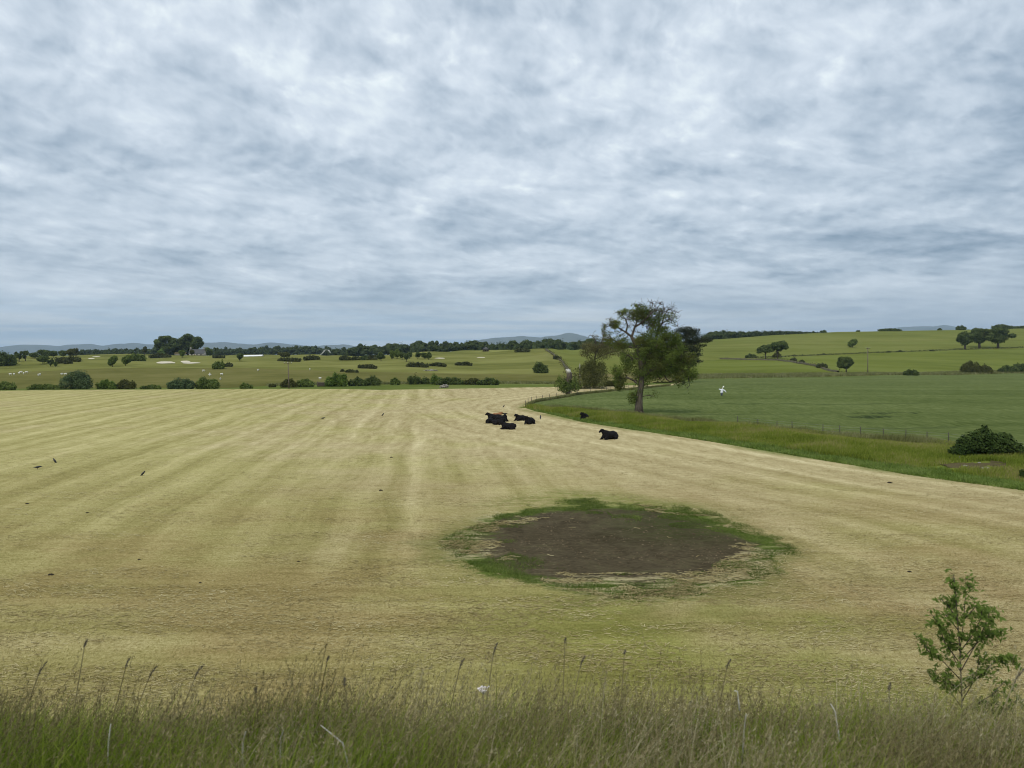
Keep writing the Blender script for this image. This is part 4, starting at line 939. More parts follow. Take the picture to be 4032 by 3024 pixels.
    ml = MB(); ml.add(*leaf_quads(P, N, .050, rng, .42, .3)); put('leaves', ml.mesh('leaves'), M['leaf_bright'], e)
# ------------------------------------------------------------------ animals
def remeshed(mb, name, voxel, smooth=6):
    me = mb.mesh(name+'_raw'); o = bpy.data.objects.new(name, me); COL.objects.link(o)
    r = o.modifiers.new('r', 'REMESH'); r.mode = 'VOXEL'; r.voxel_size = voxel
    s = o.modifiers.new('s', 'SMOOTH'); s.iterations = smooth; s.factor = .5
    out = bpy.data.meshes.new_from_object(o.evaluated_get(bpy.context.evaluated_depsgraph_get()))
    bpy.data.objects.remove(o); bpy.data.meshes.remove(me); out.name = name
    out.polygons.foreach_set('use_smooth', np.ones(len(out.polygons), bool)); return out
def cow_mesh(head_yaw=0., head_low=0., name='body'):
    """a resting beast, chest towards +x, lying on folded legs; returns body mesh and ear meshes"""
    mb = MB(); ln = lambda pts, r, k=12: mb.loft(pts, r, k)
    ln([(-1.00, 0, .34), (-.92, 0, .40), (-.70, 0, .41), (-.30, 0, .39), (.10, 0, .39), (.50, 0, .42), (.74, 0, .47), (.92, 0, .50)],
       [(.10, .14), (.32, .32), (.43, .41), (.50, .41), (.50, .41), (.43, .43), (.34, .40), (.18, .26)])
    ln([(-.95, 0, .62), (-.6, 0, .77), (-.1, 0, .74), (.4, 0, .79), (.66, 0, .86)], [.07, .10, .10, .12, .12], 8)         # spine, hips and withers
    cy, sy = math.cos(head_yaw), math.sin(head_yaw)
    def rot(p): x, y, z = p[0]-.72, p[1], p[2]; return (.72+x*cy-y*sy, x*sy+y*cy, z-head_low*max(0, x)/.8)
    ln([rot(p) for p in ((.50, 0, .60), (.72, 0, .72), (.90, 0, .84), (1.02, 0, .92))], [(.29, .38), (.24, .31), (.18, .235), (.15, .17)])
    ln([rot(p) for p in ((.93, 0, 1.00), (1.02, 0, 1.01), (1.12, 0, .95), (1.22, 0, .86), (1.31, 0, .78), (1.345, 0, .745))], [(.11, .11), (.155, .15), (.14, .145), (.115, .12), (.115, .105), (.07, .06)], 10)
    ln([rot(p) for p in ((.74, 0, .34), (.86, 0, .50), (.96, 0, .72))], [(.06, .12), (.06, .13), (.05, .09)], 8)          # dewlap
    for s in (-1, 1):
        ln([(-.80, s*.30, .34), (-.50, s*.43, .25), (-.20, s*.50, .14)], [(.22, .28), (.19, .24), (.12, .13)])                # thigh
        ln([(-.22, s*.50, .12), (-.55, s*.56, .07), (-.62, s*.57, .06)], [.09, .065, .05], 8); ln([(-.58, s*.56, .06), (-.20, s*.62, .05), (.0, s*.62, .05)], [.065, .055, .06], 8)
        ln([(.58, s*.28, .40), (.76, s*.31, .22), (1.00, s*.28, .10)], [(.16, .20), (.115, .13), (.085, .085)]); ln([(1.04, s*.28, .08), (.78, s*.34, .06), (.62, s*.35, .05)], [.08, .055, .06], 8)
    ln([(.98, -.26, .08), (1.16, -.24, .06), (1.24, -.23, .05)], [.07, .05, .055], 8)                                      # one forefoot stretched out
    ln([(-.98, 0, .55), (-1.03, .05, .34), (-.98, .16, .10), (-.8, .34, .05)], [.04, .035, .03, .05], 6)
    body = remeshed(mb, name, .034)
    ears = []
    for s in (-1, 1):
        e = MB(); p = [rot((.98, s*.10, 1.05)), rot((.95, s*.20, 1.08)), rot((.93, s*.29, 1.07)), rot((.92, s*.34, 1.04))]
        e.loft(p, [(.02, .03), (.028, .065), (.026, .055), (.006, .012)], 8); ears.append(e.mesh('ear', True))
    return body, ears
def build_cattle(M):
    V = [cow_mesh(0.05), cow_mesh(.75), cow_mesh(-.55), cow_mesh(.1, .25)]
    used = [0]*4
    def cow(px, py, yaw, var, label, sc=1., mat='cow_black', name='black_cow'):
        p = at(px, py); body, ears = V[var]
        b = body if not used[var] and mat == 'cow_black' else body.copy() if mat != 'cow_black' else body
        if mat != 'cow_black': b.materials.clear()
        if not b.materials: b.materials.append(M[mat])
        used[var] = 1; o = bpy.data.objects.new(name, b); COL.objects.link(o); o.location = p; o.rotation_euler = (0, 0, R(yaw)); o.scale = (sc,)*3
        tag(o, label, 'cow', 'cattle resting on the mown field')
        for e in ears:
            c = e if mat == 'cow_black' else e.copy()
            if mat != 'cow_black': c.materials.clear()
            if not c.materials: c.materials.append(M[mat])
            ch = bpy.data.objects.new('ear', c); COL.objects.link(ch); ch.parent = o
    cow(2400, 1729, 220, 2, 'black cow lying alone nearest the camera, head raised to the left', 1.12)
    cow(2003, 1690, 180, 3, 'black cow lying full side on at the front of the herd, head low', .98)
    cow(2085, 1669, 247, 2, 'black cow lying at the right end of the herd, chest towards us', 1.08)
    cow(2049, 1656, 222, 0, 'black cow lying between the tight cluster and the right end one', .95)
    cow(1962, 1672, -14, 3, 'black cow at the front of the tight cluster, facing right', .88)
    cow(1930, 1666, 75, 1, 'black cow at the left of the tight cluster, rump towards us', .92)
    cow(1975, 1661, 50, 1, 'black cow at the right of the tight cluster, looking away with ears out', 1.1)
    cow(1948, 1655, 190, 0, 'black cow at the back of the tight cluster, head up left', 1.08)
    cow(1957, 1643, 20, 3, 'brown cow lying behind the black cluster, the only brown one', .80, 'cow_brown', 'brown_cow')
    cow(2301, 1651, 250, 2, 'black cow lying in the green verge grass below the tall tree', 1.02)
def sheep_mesh(rng):
    mb = MB(); mb.loft([(-.50, 0, .52), (-.40, 0, .58), (-.1, 0, .60), (.25, 0, .60), (.42, 0, .62), (.5, 0, .60)], [.12, .24, .28, .27, .20, .08], 10)
    mb.loft([(.42, 0, .66), (.58, 0, .62), (.72, 0, .50)], [.11, .10, .055], 8)
    for x in (-.32, .30):
        for s in (-1, 1): mb.loft([(x, s*.12, .45), (x, s*.12, -.05)], [.06, .035], 6)
    v = np.concatenate(mb.v); mb.v = [v+rng.normal(size=v.shape)*.012]; return mb.mesh('sheep', True)
def build_sheep(M):
    rng = np.random.default_rng(3); me = sheep_mesh(rng); me.materials.append(M['wool'])
    far = 'white sheep in the loose cluster at the far left of the pasture'; near = 'white sheep in the scattered group right of the feathery shrubs'
    L = [(41, 1478, far), (55, 1477, far), (75, 1473, far), (82, 1469, far), (93, 1474, far), (104, 1470, far), (151, 1480, 'white sheep in the pair right of the far left cluster'), (158, 1478, 'white sheep in the pair right of the far left cluster'), (244, 1477, 'white sheep just above the blue green shrub'), (258, 1477, 'white sheep just above the blue green shrub'),
         (801, 1464, 'white sheep farthest up the slope above the middle hedge'), (826, 1476, near), (827, 1481, near), (875, 1477, near), (868, 1496, near), (872, 1478, near),
         (1016, 1461, 'lone white sheep at the foot of the golf course left of the pole'), (1220, 1458, 'lone white sheep at the foot of the golf course right of the pole'), (1260, 1495, 'white sheep behind the wooden pen'), (1476, 1501, 'white sheep half hidden by the bushes right of the pen'), (1484, 1502, 'white sheep half hidden by the bushes right of the pen')]
    for px, py, lab in L:
        o = bpy.data.objects.new('sheep', me); COL.objects.link(o); o.location = at(px, py); o.rotation_euler = (0, 0, rng.uniform(0, 6.28)); o.scale = (1.0,)*3; tag(o, lab, 'sheep', 'sheep grazing the pasture')
def crow_mesh(pose):
    """perched crow facing +x; pose 0 upright, 1 bent forward"""
    mb = MB(); a = R(48 if pose == 0 else 8); c, s = math.cos(a), math.sin(a); f = lambda x, z: (x*c-z*s, 0, .17+x*s+z*c)
    mb.loft([f(-.30, 0), f(-.17, .0), f(-.06, .0), (f(.06, .0)), f(.14, .0), f(.18, 0)], [(.030, .010), (.035, .03), (.075, .07), (.075, .075), (.05, .055), (.03, .035)], 10)
    hx, hz = (.135, .345) if pose == 0 else (.235, .19)
    b = f(.14, .01); mb.loft([b, ((b[0]+hx)/2, 0, (b[2]+hz)/2+.01), (hx, 0, hz), (hx+.035, 0, hz)], [.045, .042, .042, .02], 9)
    mb.loft([(hx+.02, 0, hz), (hx+.06, 0, hz-.004), (hx+.105, 0, hz-.022)], [.018, .014, .003], 6)
    body = remeshed(mb, 'body', .009, 3)
    lg = []
    for sd in (-1, 1):
        m = MB(); m.loft([(.0, sd*.035, .13), (-.01, sd*.035, .05), (.0, sd*.035, .0)], [.014, .007, .006], 6); m.loft([(-.03, sd*.035, .004), (.05, sd*.035, .004)], [.005, .004], 5); lg.append(m.mesh('leg'))
    return body, lg
def build_crows(M):
    V = [crow_mesh(0), crow_mesh(1)]
    for b, l in V:
        for me in (b, *l): me.materials.append(M['crow'])
    for px, py, yaw, v, lab, sc in ((148, 1848, 20, 1, 'black crow bent to the ground, leftmost of the three crows on the left', 1.15), (216, 1823, 168, 0, 'black crow standing upright facing left, behind the bent one', 1.15), (562, 1874, 25, 0, 'black crow standing alone facing right on the left half of the field', 1.1),
                                    (1272, 1652, 30, 1, 'tiny dark crow pecking far up the field, left of the other far crow', 1.3), (1507, 1638, 15, 0, 'tiny dark crow far up the field, well left of the cattle', 1.3), (1983, 1604, 15, 0, 'tiny dark crow in the field beyond the cattle cluster', 1.3), (2128, 1650, 80, 0, 'tiny dark crow standing just right of the herd', 1.6)):
        b, lg = V[v]; o = bpy.data.objects.new('crow', b); COL.objects.link(o); o.location = at(px, py); o.rotation_euler = (0, 0, R(yaw)); o.scale = (sc,)*3; tag(o, lab, 'crow', 'crows on the mown field')
        for l in lg: c = bpy.data.objects.new('leg', l); COL.objects.link(c); c.parent = o
def lump(mb, c, r, rng, flat=.6, nu=9, nv=6):
    vs = []
    for i in range(nv+1):
        ph = math.pi*i/nv
        for j in range(nu):
            th = 2*math.pi*j/nu; k = rng.uniform(.75, 1.15) if 0 < i < nv else 1
            vs.append((c[0]+r*k*math.sin(ph)*math.cos(th)*1.2, c[1]+r*k*math.sin(ph)*math.sin(th), c[2]+r*flat*k*math.cos(ph)))
    mb.add(vs, [(i*nu+j, (i+1)*nu+j, (i+1)*nu+(j+1) % nu, i*nu+(j+1) % nu) for i in range(nv) for j in range(nu)])
# ------------------------------------------------------------------ built things
def build_things(M):
    rng = np.random.default_rng(9)
    # clods on the field
    for px, py, r, lab in ((107, 1984, 0.09, 'small dark clod below the bent crow'), (343, 2020, 0.08, 'small dark clod right of and below the bent crow'), (199, 2265, 0.10, 'long dark clod near the left edge of the field'), (547, 2204, 0.06, 'dark clod at the middle of the left half'), (1498, 1932, .12, 'dark clod between the left crows and the soil patch'),
                           (1540, 1802, .12, 'tiny dark clod up the field left of the cattle'), (1175, 2212, .06, 'tiny dark clod left of the soil patch'), (3503, 1902, .16, 'dark clod on the straw below the verge at the right'), (3580, 2252, .08, 'dark clod above the sapling'), (788, 2296, .05, 'tiny grey clod low in the left half')):
        p = at(px, py); mb = MB(); lump(mb, (0, 0, r*.2), r, rng, .45); lump(mb, (r*.9, 0, r*.1), r*.6, rng, .4); tag(put('dirt_clod', mb.mesh('dirt_clod', True), M['clod'], loc=p), lab, 'clod', 'dark clods on the mown field')
    # scarecrow
    p = at(2842, 1556); h = top_h(p, 1519); k = h/37.; e = empty('scarecrow', p); tag(e, 'white hooded scarecrow with outstretched sleeves standing in the green crop', 'scarecrow')
    q = lambda zx, zy: ((zx-1000)/15.8*k, 0, (1190-zy)/15.8*k)
    mb = MB(); mb.loft([q(995, 840)[:1]+(0, q(0, 800)[2]), q(1000, 900), q(1005, 980), q(1010, 1040)], [(4.0*k, 2.6*k), (4.6*k, 3*k), (5.4*k, 3.2*k), (6.2*k, 3.4*k)], 14)
    mb.loft([q(1010, 850), q(930, 850), q(860, 825), q(820, 822)], [3.0*k, 2.6*k, 2.3*k, 2.4*k], 10); mb.loft([q(1040, 860), q(1130, 880), q(1200, 930), q(1250, 985), q(1275, 1025)], [3.0*k, 2.9*k, 2.5*k, 2.1*k, 1.6*k], 10)
    jk = put('jacket', remeshed(mb, 'jacket', .05, 2), M['jacket'], e)
    mb = MB(); mb.loft([(q(1058, 0)[0], -3.6*k, q(0, 830)[2]), (q(1058, 0)[0], -4.0*k, q(0, 1030)[2])], [(.9*k, .25*k)]*2, 6); put('zip_strip', mb.mesh('zip_strip'), M['jacket_grey'], jk)
    mb = MB(); mb.loft([q(1090, 745), q(1085, 700), q(1105, 650), q(1150, 618)], [(2.6*k, 2.4*k), (3.7*k, 3.2*k), (3.3*k, 3.0*k), (.7*k, .7*k)], 12); mb.loft([q(1045, 800), q(1060, 760), q(1090, 735)], [1.6*k, 1.5*k, 1.6*k], 8); put('hood', mb.mesh('hood', True), M['hood'], e)
    mb = MB()
    for s in (-1, 1): mb.loft([(q(995+s*22, 0)[0], 0, q(0, 1030)[2]), (q(990+s*22, 0)[0], 0, q(0, 1120)[2]), (q(990+s*20, 0)[0], 0, -.1)], [2.6*k, 2.2*k, 1.8*k], 10)
    put('trousers', mb.mesh('trousers', True), M['denim'], e); mb = MB(); mb.loft([(0, .12, -.3), (0, .12, h*.8)], [.04, .03], 6); put('pole', mb.mesh('pole'), M['timber'], e)
    # broken pollard with a pale torn top
    p = at(2237, 1557); k = p.y/F; e = empty('broken_tree', p); tag(e, 'broken off tree with pale torn top and leafy lower shoots by the far fence', 'tree')
    mb = MB(); mb.loft([(0, 0, -.3), (0, 0, 6*k), (0, 0, 30*k), (2*k, 0, 55*k), (5*k, 0, 75*k), (4*k, 0, 92*k)], [13*k, 9.5*k, 8*k, 8.5*k, 11*k, 10*k], 12); mb.loft([(3*k, 0, 50*k), (-6*k, 2*k, 62*k), (-15*k, 3*k, 70*k)], [5*k, 3*k, 1*k], 6); put('trunk', mb.mesh('trunk', True), M['bark'], e)
    mb = MB()
    for i in range(11):
        a = rng.uniform(0, 6.28); x, y = 4*k+7*k*math.cos(a), 7*k*math.sin(a); mb.loft([(x, y, 88*k), (x+rng.uniform(-5, 3)*k, y, (96+rng.uniform(0, 6))*k), (x+rng.uniform(-10, 3)*k, y, (98+rng.uniform(2, 8))*k)], [4*k, 3*k, .6*k], 5)
    put('torn_top', mb.mesh('torn_top'), M['splinter'], e)
    put('shoots', foliage('shoots', [(-28*k, 0, 42*k, 24*k, 20*k, 26*k, .9), (-12*k, -8*k, 32*k, 24*k, 20*k, 22*k, 1.), (16*k, 0, 38*k, 26*k, 22*k, 24*k, 1.), (0, 14*k, 44*k, 24*k, 20*k, 26*k, 1.), (36*k, 0, 30*k, 16*k, 14*k, 12*k, .6), (-34*k, 0, 62*k, 14*k, 12*k, 20*k, .5), (26*k, 0, 58*k, 14*k, 12*k, 18*k, .4), (-16*k, 0, 78*k, 6*k, 6*k, 12*k, .3), (-14*k, 0, 14*k, 12*k, 10*k, 8*k, .3)], 2600, .42, rng, .25, False), M['leaf_mid'], e)
    # utility poles
    def pole(px, top, base, name, label, arm=None, mat='pole', lean=0.):
        p = at(px, base); h = top_h(p, top); e = empty(name, p); tag(e, label, 'pole'); r = max(.15, pxsize(p)*.42)
        mb = MB(); mb.loft([(0, 0, -.5), (lean*.5, 0, h*.5), (lean, 0, h)], [r*1.1, r, r*.8], 8); put('shaft', mb.mesh('shaft', True), M[mat], e)
        if arm:
            mb = MB(); mb.box((lean, -.18, h*.965), (arm, .14, .20), .25); a = put('crossarm', mb.mesh('crossarm'), M[mat], e)
            for x in (-.46, 0, .46):
                mb = MB(); c = (lean+x*arm, -.18+x*arm*.25, h*.965); mb.loft([(c[0], c[1], c[2]+.10), (c[0], c[1], c[2]+.22), (c[0], c[1], c[2]+.34)], [.07, .11, .05], 7); put('insulator', mb.mesh('insulator', True), M['insulator'], a)
    pole(1138, 1426, 1530, 'utility_pole', 'weathered wooden utility pole beside the bushes at the far field edge, left half', 2.2, lean=-.3)
    pole(3417, 1368, 1473, 'utility_pole', 'wooden utility pole with crossarm below the right hill', 2.4)
    pole(2283, 1432, 1522, 'grey_post', 'slender pale grey pole beside the thicket left of the tall tree', None, 'pole_grey')
    # cottage and farm roofs behind the big clump
    p = at_Y(778, 760); k = p.y/F; z0 = CZ-(1399-HY)/F*p.y; p.z = z0-.5; e = empty('cottage', p); tag(e, 'low stone cottage with a slate roof and gable chimney behind the big tree clump', 'cottage'); W, D, hw, hr = 58*k, 26*k, 10*k, 26*k
    mb = MB(); mb.box((0, 0, hw/2), (W, D, hw)); mb.add([(s*W/2, a*D/2, hw) for s in (-1, 1) for a in (-1, 1)]+[(s*W/2, 0, hr-.3) for s in (-1, 1)], None, [(0, 1, 4), (3, 2, 5)]); put('wall', mb.mesh('wall'), M['stucco'], e)
    mb = MB(); o = .4
    mb.add([(-W/2-o, -D/2-o, hw-.3), (W/2+o, -D/2-o, hw-.3), (W/2+o, 0, hr), (-W/2-o, 0, hr), (-W/2-o, D/2+o, hw-.3), (W/2+o, D/2+o, hw-.3)], [(0, 1, 2, 3), (3, 2, 5, 4)]); rf = put('roof', mb.mesh('roof'), M['slate'], e)
    for x in (-W/2+.6, W/2-.6): mb = MB(); mb.box((x, 0, hr+.5), (1.3, 1.3, 2.6)); mb.box((x, 0, hr+1.95), (1.5, 1.5, .3)); put('chimney', mb.mesh('chimney'), M['stone'], rf)
    for x in (-.3, .05, .32): mb = MB(); mb.box((x*W, -D/2-.02, hw*.5), (1.1, .12, 1.2)); put('window', mb.mesh('window'), M['window'], e)
    mb = MB(); mb.box((-.12*W, -D/2-.02, 1.0), (1., .12, 2.)); put('door', mb.mesh('door'), M['timber'], e)
    p = at_Y(712, 770); p.z = z0-.6; e = empty('farm_shed', p); tag(e, 'low brown roofed shed at the foot of the big tree clump', 'shed'); W, D = 44*k, 14*k
    mb = MB(); mb.box((0, 0, 4*k), (W, D, 8*k)); put('wall', mb.mesh('wall'), M['stone'], e); mb = MB(); mb.add([(-W/2-.3, -D/2-.3, 7.6*k), (W/2+.3, -D/2-.3, 7.6*k), (W/2+.3, 0, 15*k), (-W/2-.3, 0, 15*k), (-W/2-.3, D/2+.3, 7.6*k), (W/2+.3, D/2+.3, 7.6*k)], [(0, 1, 2, 3), (3, 2, 5, 4)]); put('roof', mb.mesh('roof'), M['earth'], e)
    # white sheeted tunnel
    p = at(996, 1404); k = p.y/F; e = empty('white_tunnel', p); tag(e, 'long low white covered tunnel on the golf course horizon', 'tunnel'); W = 80*k; mb = MB(); n = 14
    vs = [(x, -2.0*math.cos(math.pi*i/n), max(0, 1.2*math.sin(math.pi*i/n))+dz) for x, dz in ((-W/2, -.1), (-W/6, .15), (W/6, .25), (W/2, .45)) for i in range(n+1)]
    mb.add(vs, [(a*(n+1)+i, a*(n+1)+i+1, (a+1)*(n+1)+i+1, (a+1)*(n+1)+i) for a in range(3) for i in range(n)]); put('cover', mb.mesh('cover', True), M['whiteroof'], e)
    mb = MB()
    for x in (-W/2+.05, W/2-.05): mb.add([(x, -2.*math.cos(math.pi*i/n)*.98, max(0, 1.16*math.sin(math.pi*i/n))+(.40 if x > 0 else -.12)) for i in range(n+1)]+[(x, 0, 0)], None, [(i, i+1, n+1) for i in range(n)])
    put('end_wall', mb.mesh('end_wall'), M['stucco'], e)
    # white arched pipe frame
    p = at(1262, 1398); k = p.y/F; e = empty('white_arch_frame', p); tag(e, 'white angled arch frame standing over a bush on the golf course', 'frame')
    for nm, pts in (('rail', [(-3, 0), (8, 10), (16, 20)]), ('rail', [(16, 20), (30, 19.5)]), ('rail', [(30, 19.5), (38, 8)])):
        for dy in (0, 3.2): mb = MB(); mb.loft([(a*k, dy, b*k) for a, b in pts], [.15]*len(pts), 6); put(nm, mb.mesh(nm), M['whitepipe'], e)
    for a, b in ((-3, 0), (8, 10), (16, 20), (30, 19.5), (38, 8)): mb = MB(); mb.loft([(a*k, 0, b*k), (a*k, 3.2, b*k)], [.09]*2, 6); put('cross_tie', mb.mesh('cross_tie'), M['whitepipe'], e)
    # pavilion
    p = at_Y(1913, 556); p.z = CZ-(1386-HY)/F*p.y; k = p.y/F; e = empty('pavilion', p); tag(e, 'small open pavilion with a pyramid roof in front of the woodland', 'pavilion'); w = 13*k
    for sx in (-1, -.33, .33, 1):
        for sy in (-1, 1): mb = MB(); mb.box((sx*w*.85, sy*w*.85, 4.5*k), (.32, .32, 11*k)); put('post', mb.mesh('post'), M['timber'], e)
    mb = MB(); mb.box((0, w*.86, 4*k), (w*1.5, .2, 8*k)); put('back_wall', mb.mesh('back_wall'), M['timber'], e)
    mb = MB(); z1, z2 = 9.6*k, 21*k; mb.add([(-w*1.15, -w*1.15, z1), (w*1.15, -w*1.15, z1), (w*1.15, w*1.15, z1), (-w*1.15, w*1.15, z1), (0, 0, z2)], [(3, 2, 1, 0)], [(0, 1, 4), (1, 2, 4), (2, 3, 4), (3, 0, 4)]); put('roof', mb.mesh('roof'), M['slate'], e)
    # wooden pen and stone heap by the far hedge
    p = at(1268, 1522); k = p.y/F; e = empty('wooden_pen', p); tag(e, 'weathered wooden pen of upright boards left of the big round bush', 'pen'); W, H = 36*k, 20*k
    for i in range(16): mb = MB(); mb.box((-W/2+W*i/15, 0, H*.42), (.24, .05, H*rng.uniform(.78, .9))); put('board', mb.mesh('board'), M['post'], e)
    for z in (.25, .7): mb = MB(); mb.box((0, -.05, H*z), (W, .06, .14)); put('rail', mb.mesh('rail'), M['timber'], e)
    for s in (-1, 1): mb = MB(); mb.box((s*W/2, .06, H*.45), (.2, .16, H*1.05)); put('corner_post', mb.mesh('corner_post'), M['post'], e); mb = MB(); mb.box((s*W/2, 1.6, H*.4), (.06, 3., H*.7)); put('side_panel', mb.mesh('side_panel'), M['post'], e)
    p = at(1749, 1527); mb = MB()
    for _ in range(26): lump(mb, (rng.uniform(-1.1, 1.1), rng.uniform(-.5, .5), rng.uniform(.1, .9)), rng.uniform(.2, .4), rng, .8, 7, 5)
    tag(put('stone_heap', mb.mesh('stone_heap'), M['stone'], loc=p), 'heap of pale stones on the green strip below the far bushes', 'stone heap')
    p = at(1690, 1460); mb = MB(); 
    for _ in range(30): lump(mb, (rng.uniform(-3, 3.5), rng.uniform(-1, 1), rng.uniform(-.1, .4)), rng.uniform(.3, .6), rng, .6, 7, 5)
    tag(put('rock_outcrop', mb.mesh('rock_outcrop'), M['stone'], loc=p), 'stony ditch mouth in the golf course slope below the long dark gorse', 'rocks')
    # stone field walls
    def wall(pts, label, hgt=1.1, th=.7, name='stone_wall', mat='wallstone', prof=None):
        P = [at(a, b) for a, b in pts]; L = [P[0]]
        for a, b in zip(P[:-1], P[1:]):
            n = max(2, int((b-a).length/2.)); L += [a.lerp(b, i/n) for i in range(1, n+1)]
        mb = MB(); vs = []
        for i, c in enumerate(L):
            px_ = PX0+c.x/c.y*F; z = float(zat(px_, c.y)); d = (L[min(i+1, len(L)-1)]-L[max(i-1, 0)]); d.z = 0; d.normalize(); s = Vector((-d.y, d.x, 0)); hh = hgt*rng.uniform(.8, 1.15)
            for q, y in ((-th/2, -.5), (-th*.42, hh*.95), (0, hh), (th*.42, hh*.95), (th/2, -.5)): v = c+s*(q*rng.uniform(.75, 1.25)+rng.normal()*.12); vs.append((v.x, v.y, z+y*rng.uniform(.8, 1.2)))
        m = 5; mb.add(vs, [(i*m+j, i*m+j+1, (i+1)*m+j+1, (i+1)*m+j) for i in range(len(L)-1) for j in range(m-1)])
        o = tag(put(name, mb.mesh(name), M[mat], loc=None), label, 'wall'); g = MB(); Q = []
        for c in L:
            z = float(zat(PX0+c.x/c.y*F, c.y)); m_ = rng.poisson(14*vnoise(c.x/9, c.y/9, 5))
            Q += [(c.x+rng.normal()*.9, c.y+rng.normal()*.9, z+abs(rng.normal())*.75) for _ in range(m_)]
        g.add(*leaf_quads(np.array(Q), unit(len(Q), rng), .7, rng)); put('growth', g.mesh('growth'), M['leaf_brown'], o)
    wall([(2150, 1377), (2175, 1395), (2212, 1425), (2228, 1448), (2240, 1474)], 'old stone wall running downhill from the woodland behind the broken tree', .9, .9)
    wall([(2838, 1414), (2900, 1416), (3061, 1419), (3120, 1426), (3180, 1437), (3240, 1452), (3300, 1466)], 'overgrown stone wall curving down the right hill to the dark bush', .9, 1.2)
    # sand bunkers
    for i, (cx, cy, rx, ry, lab) in enumerate(((653, 1428, 36, 5, 'largest pale sand bunker below the big tree clump'), (729, 1424, 19, 3.2, 'short sand bunker beside the largest one'), (750, 1429.5, 36, 2.6, 'thin long sand bunker right of the largest one'), (360, 1412, 13, 1.8, 'small sand bunker far left on the golf course'), (380, 1405, 16, 1.2, 'faint sand bunker beyond the small far left one'), (1733, 1411, 20, 1.8, 'sand bunker on the rise in the middle of the golf course'), (1894, 1408, 16, 1.6, 'sand bunker below the pavilion'))):
        mb = MB(); n = 28; P = [at(cx+rx*(1+.12*math.sin(3*a+i))*math.cos(a), cy+ry*(1+.15*math.cos(2*a+i))*math.sin(a)) for a in np.linspace(0, 2*math.pi, n, endpoint=False)]
        c = at(cx, cy); V = [(v.x, v.y, v.z+.10) for v in P]+[(c.x+(v.x-c.x)*.5, c.y+(v.y-c.y)*.5, max(v.z, c.z)+.14) for v in P]+[(c.x, c.y, c.z+.14)]
        mb.add(V, [(j, (j+1) % n, n+(j+1) % n, n+j) for j in range(n)], [(n+j, n+(j+1) % n, 2*n) for j in range(n)]); tag(put('sand_bunker', mb.mesh('sand_bunker', True), M['sand']), lab, 'bunker', 'sand bunkers on the golf course')
    # fences
    def fence(pts, label, hgt, every=None):
        e = empty('wire_fence', pts[0]); tag(e, label, 'fence'); o = Vector(pts[0])
        for p in pts:
            hh = hgt*rng.uniform(.88, 1.1); r = max(.05, pxsize(p)*.20); mb = MB(); l = rng.normal(size=2)*.05; b = p-o
            mb.loft([(b.x, b.y, b.z-.3), (b.x+l[0], b.y+l[1], b.z+hh), (b.x+l[0], b.y+l[1], b.z+hh+.03)], [r, r*.95, r*.6], 7); put('post', mb.mesh('post', True), M['post'], e)
        for z in (.45, .8, 1.05):
            mb = MB(); mb.loft([(p-o)+Vector((0, 0, z*hgt/1.15)) for p in pts], [.006]*len(pts), 4); put('wire', mb.mesh('wire'), M['wire'], e)
    P = []
    for px in (2905, 2985, 3060, 3120, 3240, 3308, 3390, 3478, 3566, 3650, 3737, 3830, 3930, 4040, 4180, 4350, 4550):
        Ys, Zs = layers(np.array([float(px)])); Y = float(Ys[3, 0])-.15; P.append(Vector(((px-PX0)/F*Y, Y, float(Zs[3, 0])+float(relief(np.array((px-PX0)/F*Y), np.array(Y))))))
    fence(P, 'wire fence with wooden posts along the near edge of the green crop', 1.25)
    P = []
    for px in (2068, 2079, 2093, 2112, 2136, 2163, 2192, 2222, 2250, 2274, 2300, 2325, 2347, 2370, 2388, 2405, 2422, 2440, 2458, 2476, 2495, 2515, 2535):
        Y = float(flatY(C3p(px)))+.2; P.append(Vector(((px-PX0)/F*Y, Y, float(relief(np.array((px-PX0)/F*Y), np.array(Y))))))
    fence(P, 'wire fence with short dark posts between the far mown strip and the crop', 1.3)
    # bare bank with stones under the bramble
    def stone(px, py, r, lab, dz=0., flat=.7):
        p = at(px, py); mb = MB(); lump(mb, (0, 0, r*.3), r, rng, flat, 10, 7); tag(put('stone', mb.mesh('stone', True), M['stone'], loc=p), lab, 'stone', 'stones in the verge')
    for a in ((3779, 1806, .20, 'pale round stone at the upper left of the bare bank below the bramble'), (3885, 1852, .42, 'flat grey stone slab, largest in the bare bank below the bramble', 0, .35), (3800, 1838, .16, 'small pale stone in the middle of the bare bank'), (3856, 1825, .12, 'tiny pale stone right under the bramble'), (3670, 1752, .24, 'pale stone beside a fence post left of the bramble'), (3235, 1735, .20, 'pale stone in the verge grass near the middle fence posts'), (3058, 1702, .30, 'low grey stones by the left end of the crop fence', 0, .4), (3410, 1738, .16, 'small pale stone in the middle of the verge')): stone(*a)
    V, Q = [], []
    X, Y = np.meshgrid(np.linspace(-4.6, 4.2, 40), np.linspace(-3.4, 3.0, 30)); c = at(3838, 1838); GX, GY = X+c.x, Y+c.y
    rr = np.hypot(X/4.4, Y/3.2)+.30*fbm(GX/1.3, GY/1.3, 3, 77); GZ = np.array([[float(zat(PX0+a/b*F, b)) for a, b in zip(ra, rb)] for ra, rb in zip(GX, GY)])+.05+.05*fbm(GX/.6, GY/.6, 3, 78)
    keep = (rr[:-1, :-1]+.5*(vnoise(GX/.35, GY/.35, 79)[:-1, :-1]-.5) < .66); tag(put('bare_bank', mesh_np('bare_bank', np.stack([GX, GY, GZ], -1).reshape(-1, 3), grid_quads(30, 40, keep), smooth=True), M['earth']), kind='structure')
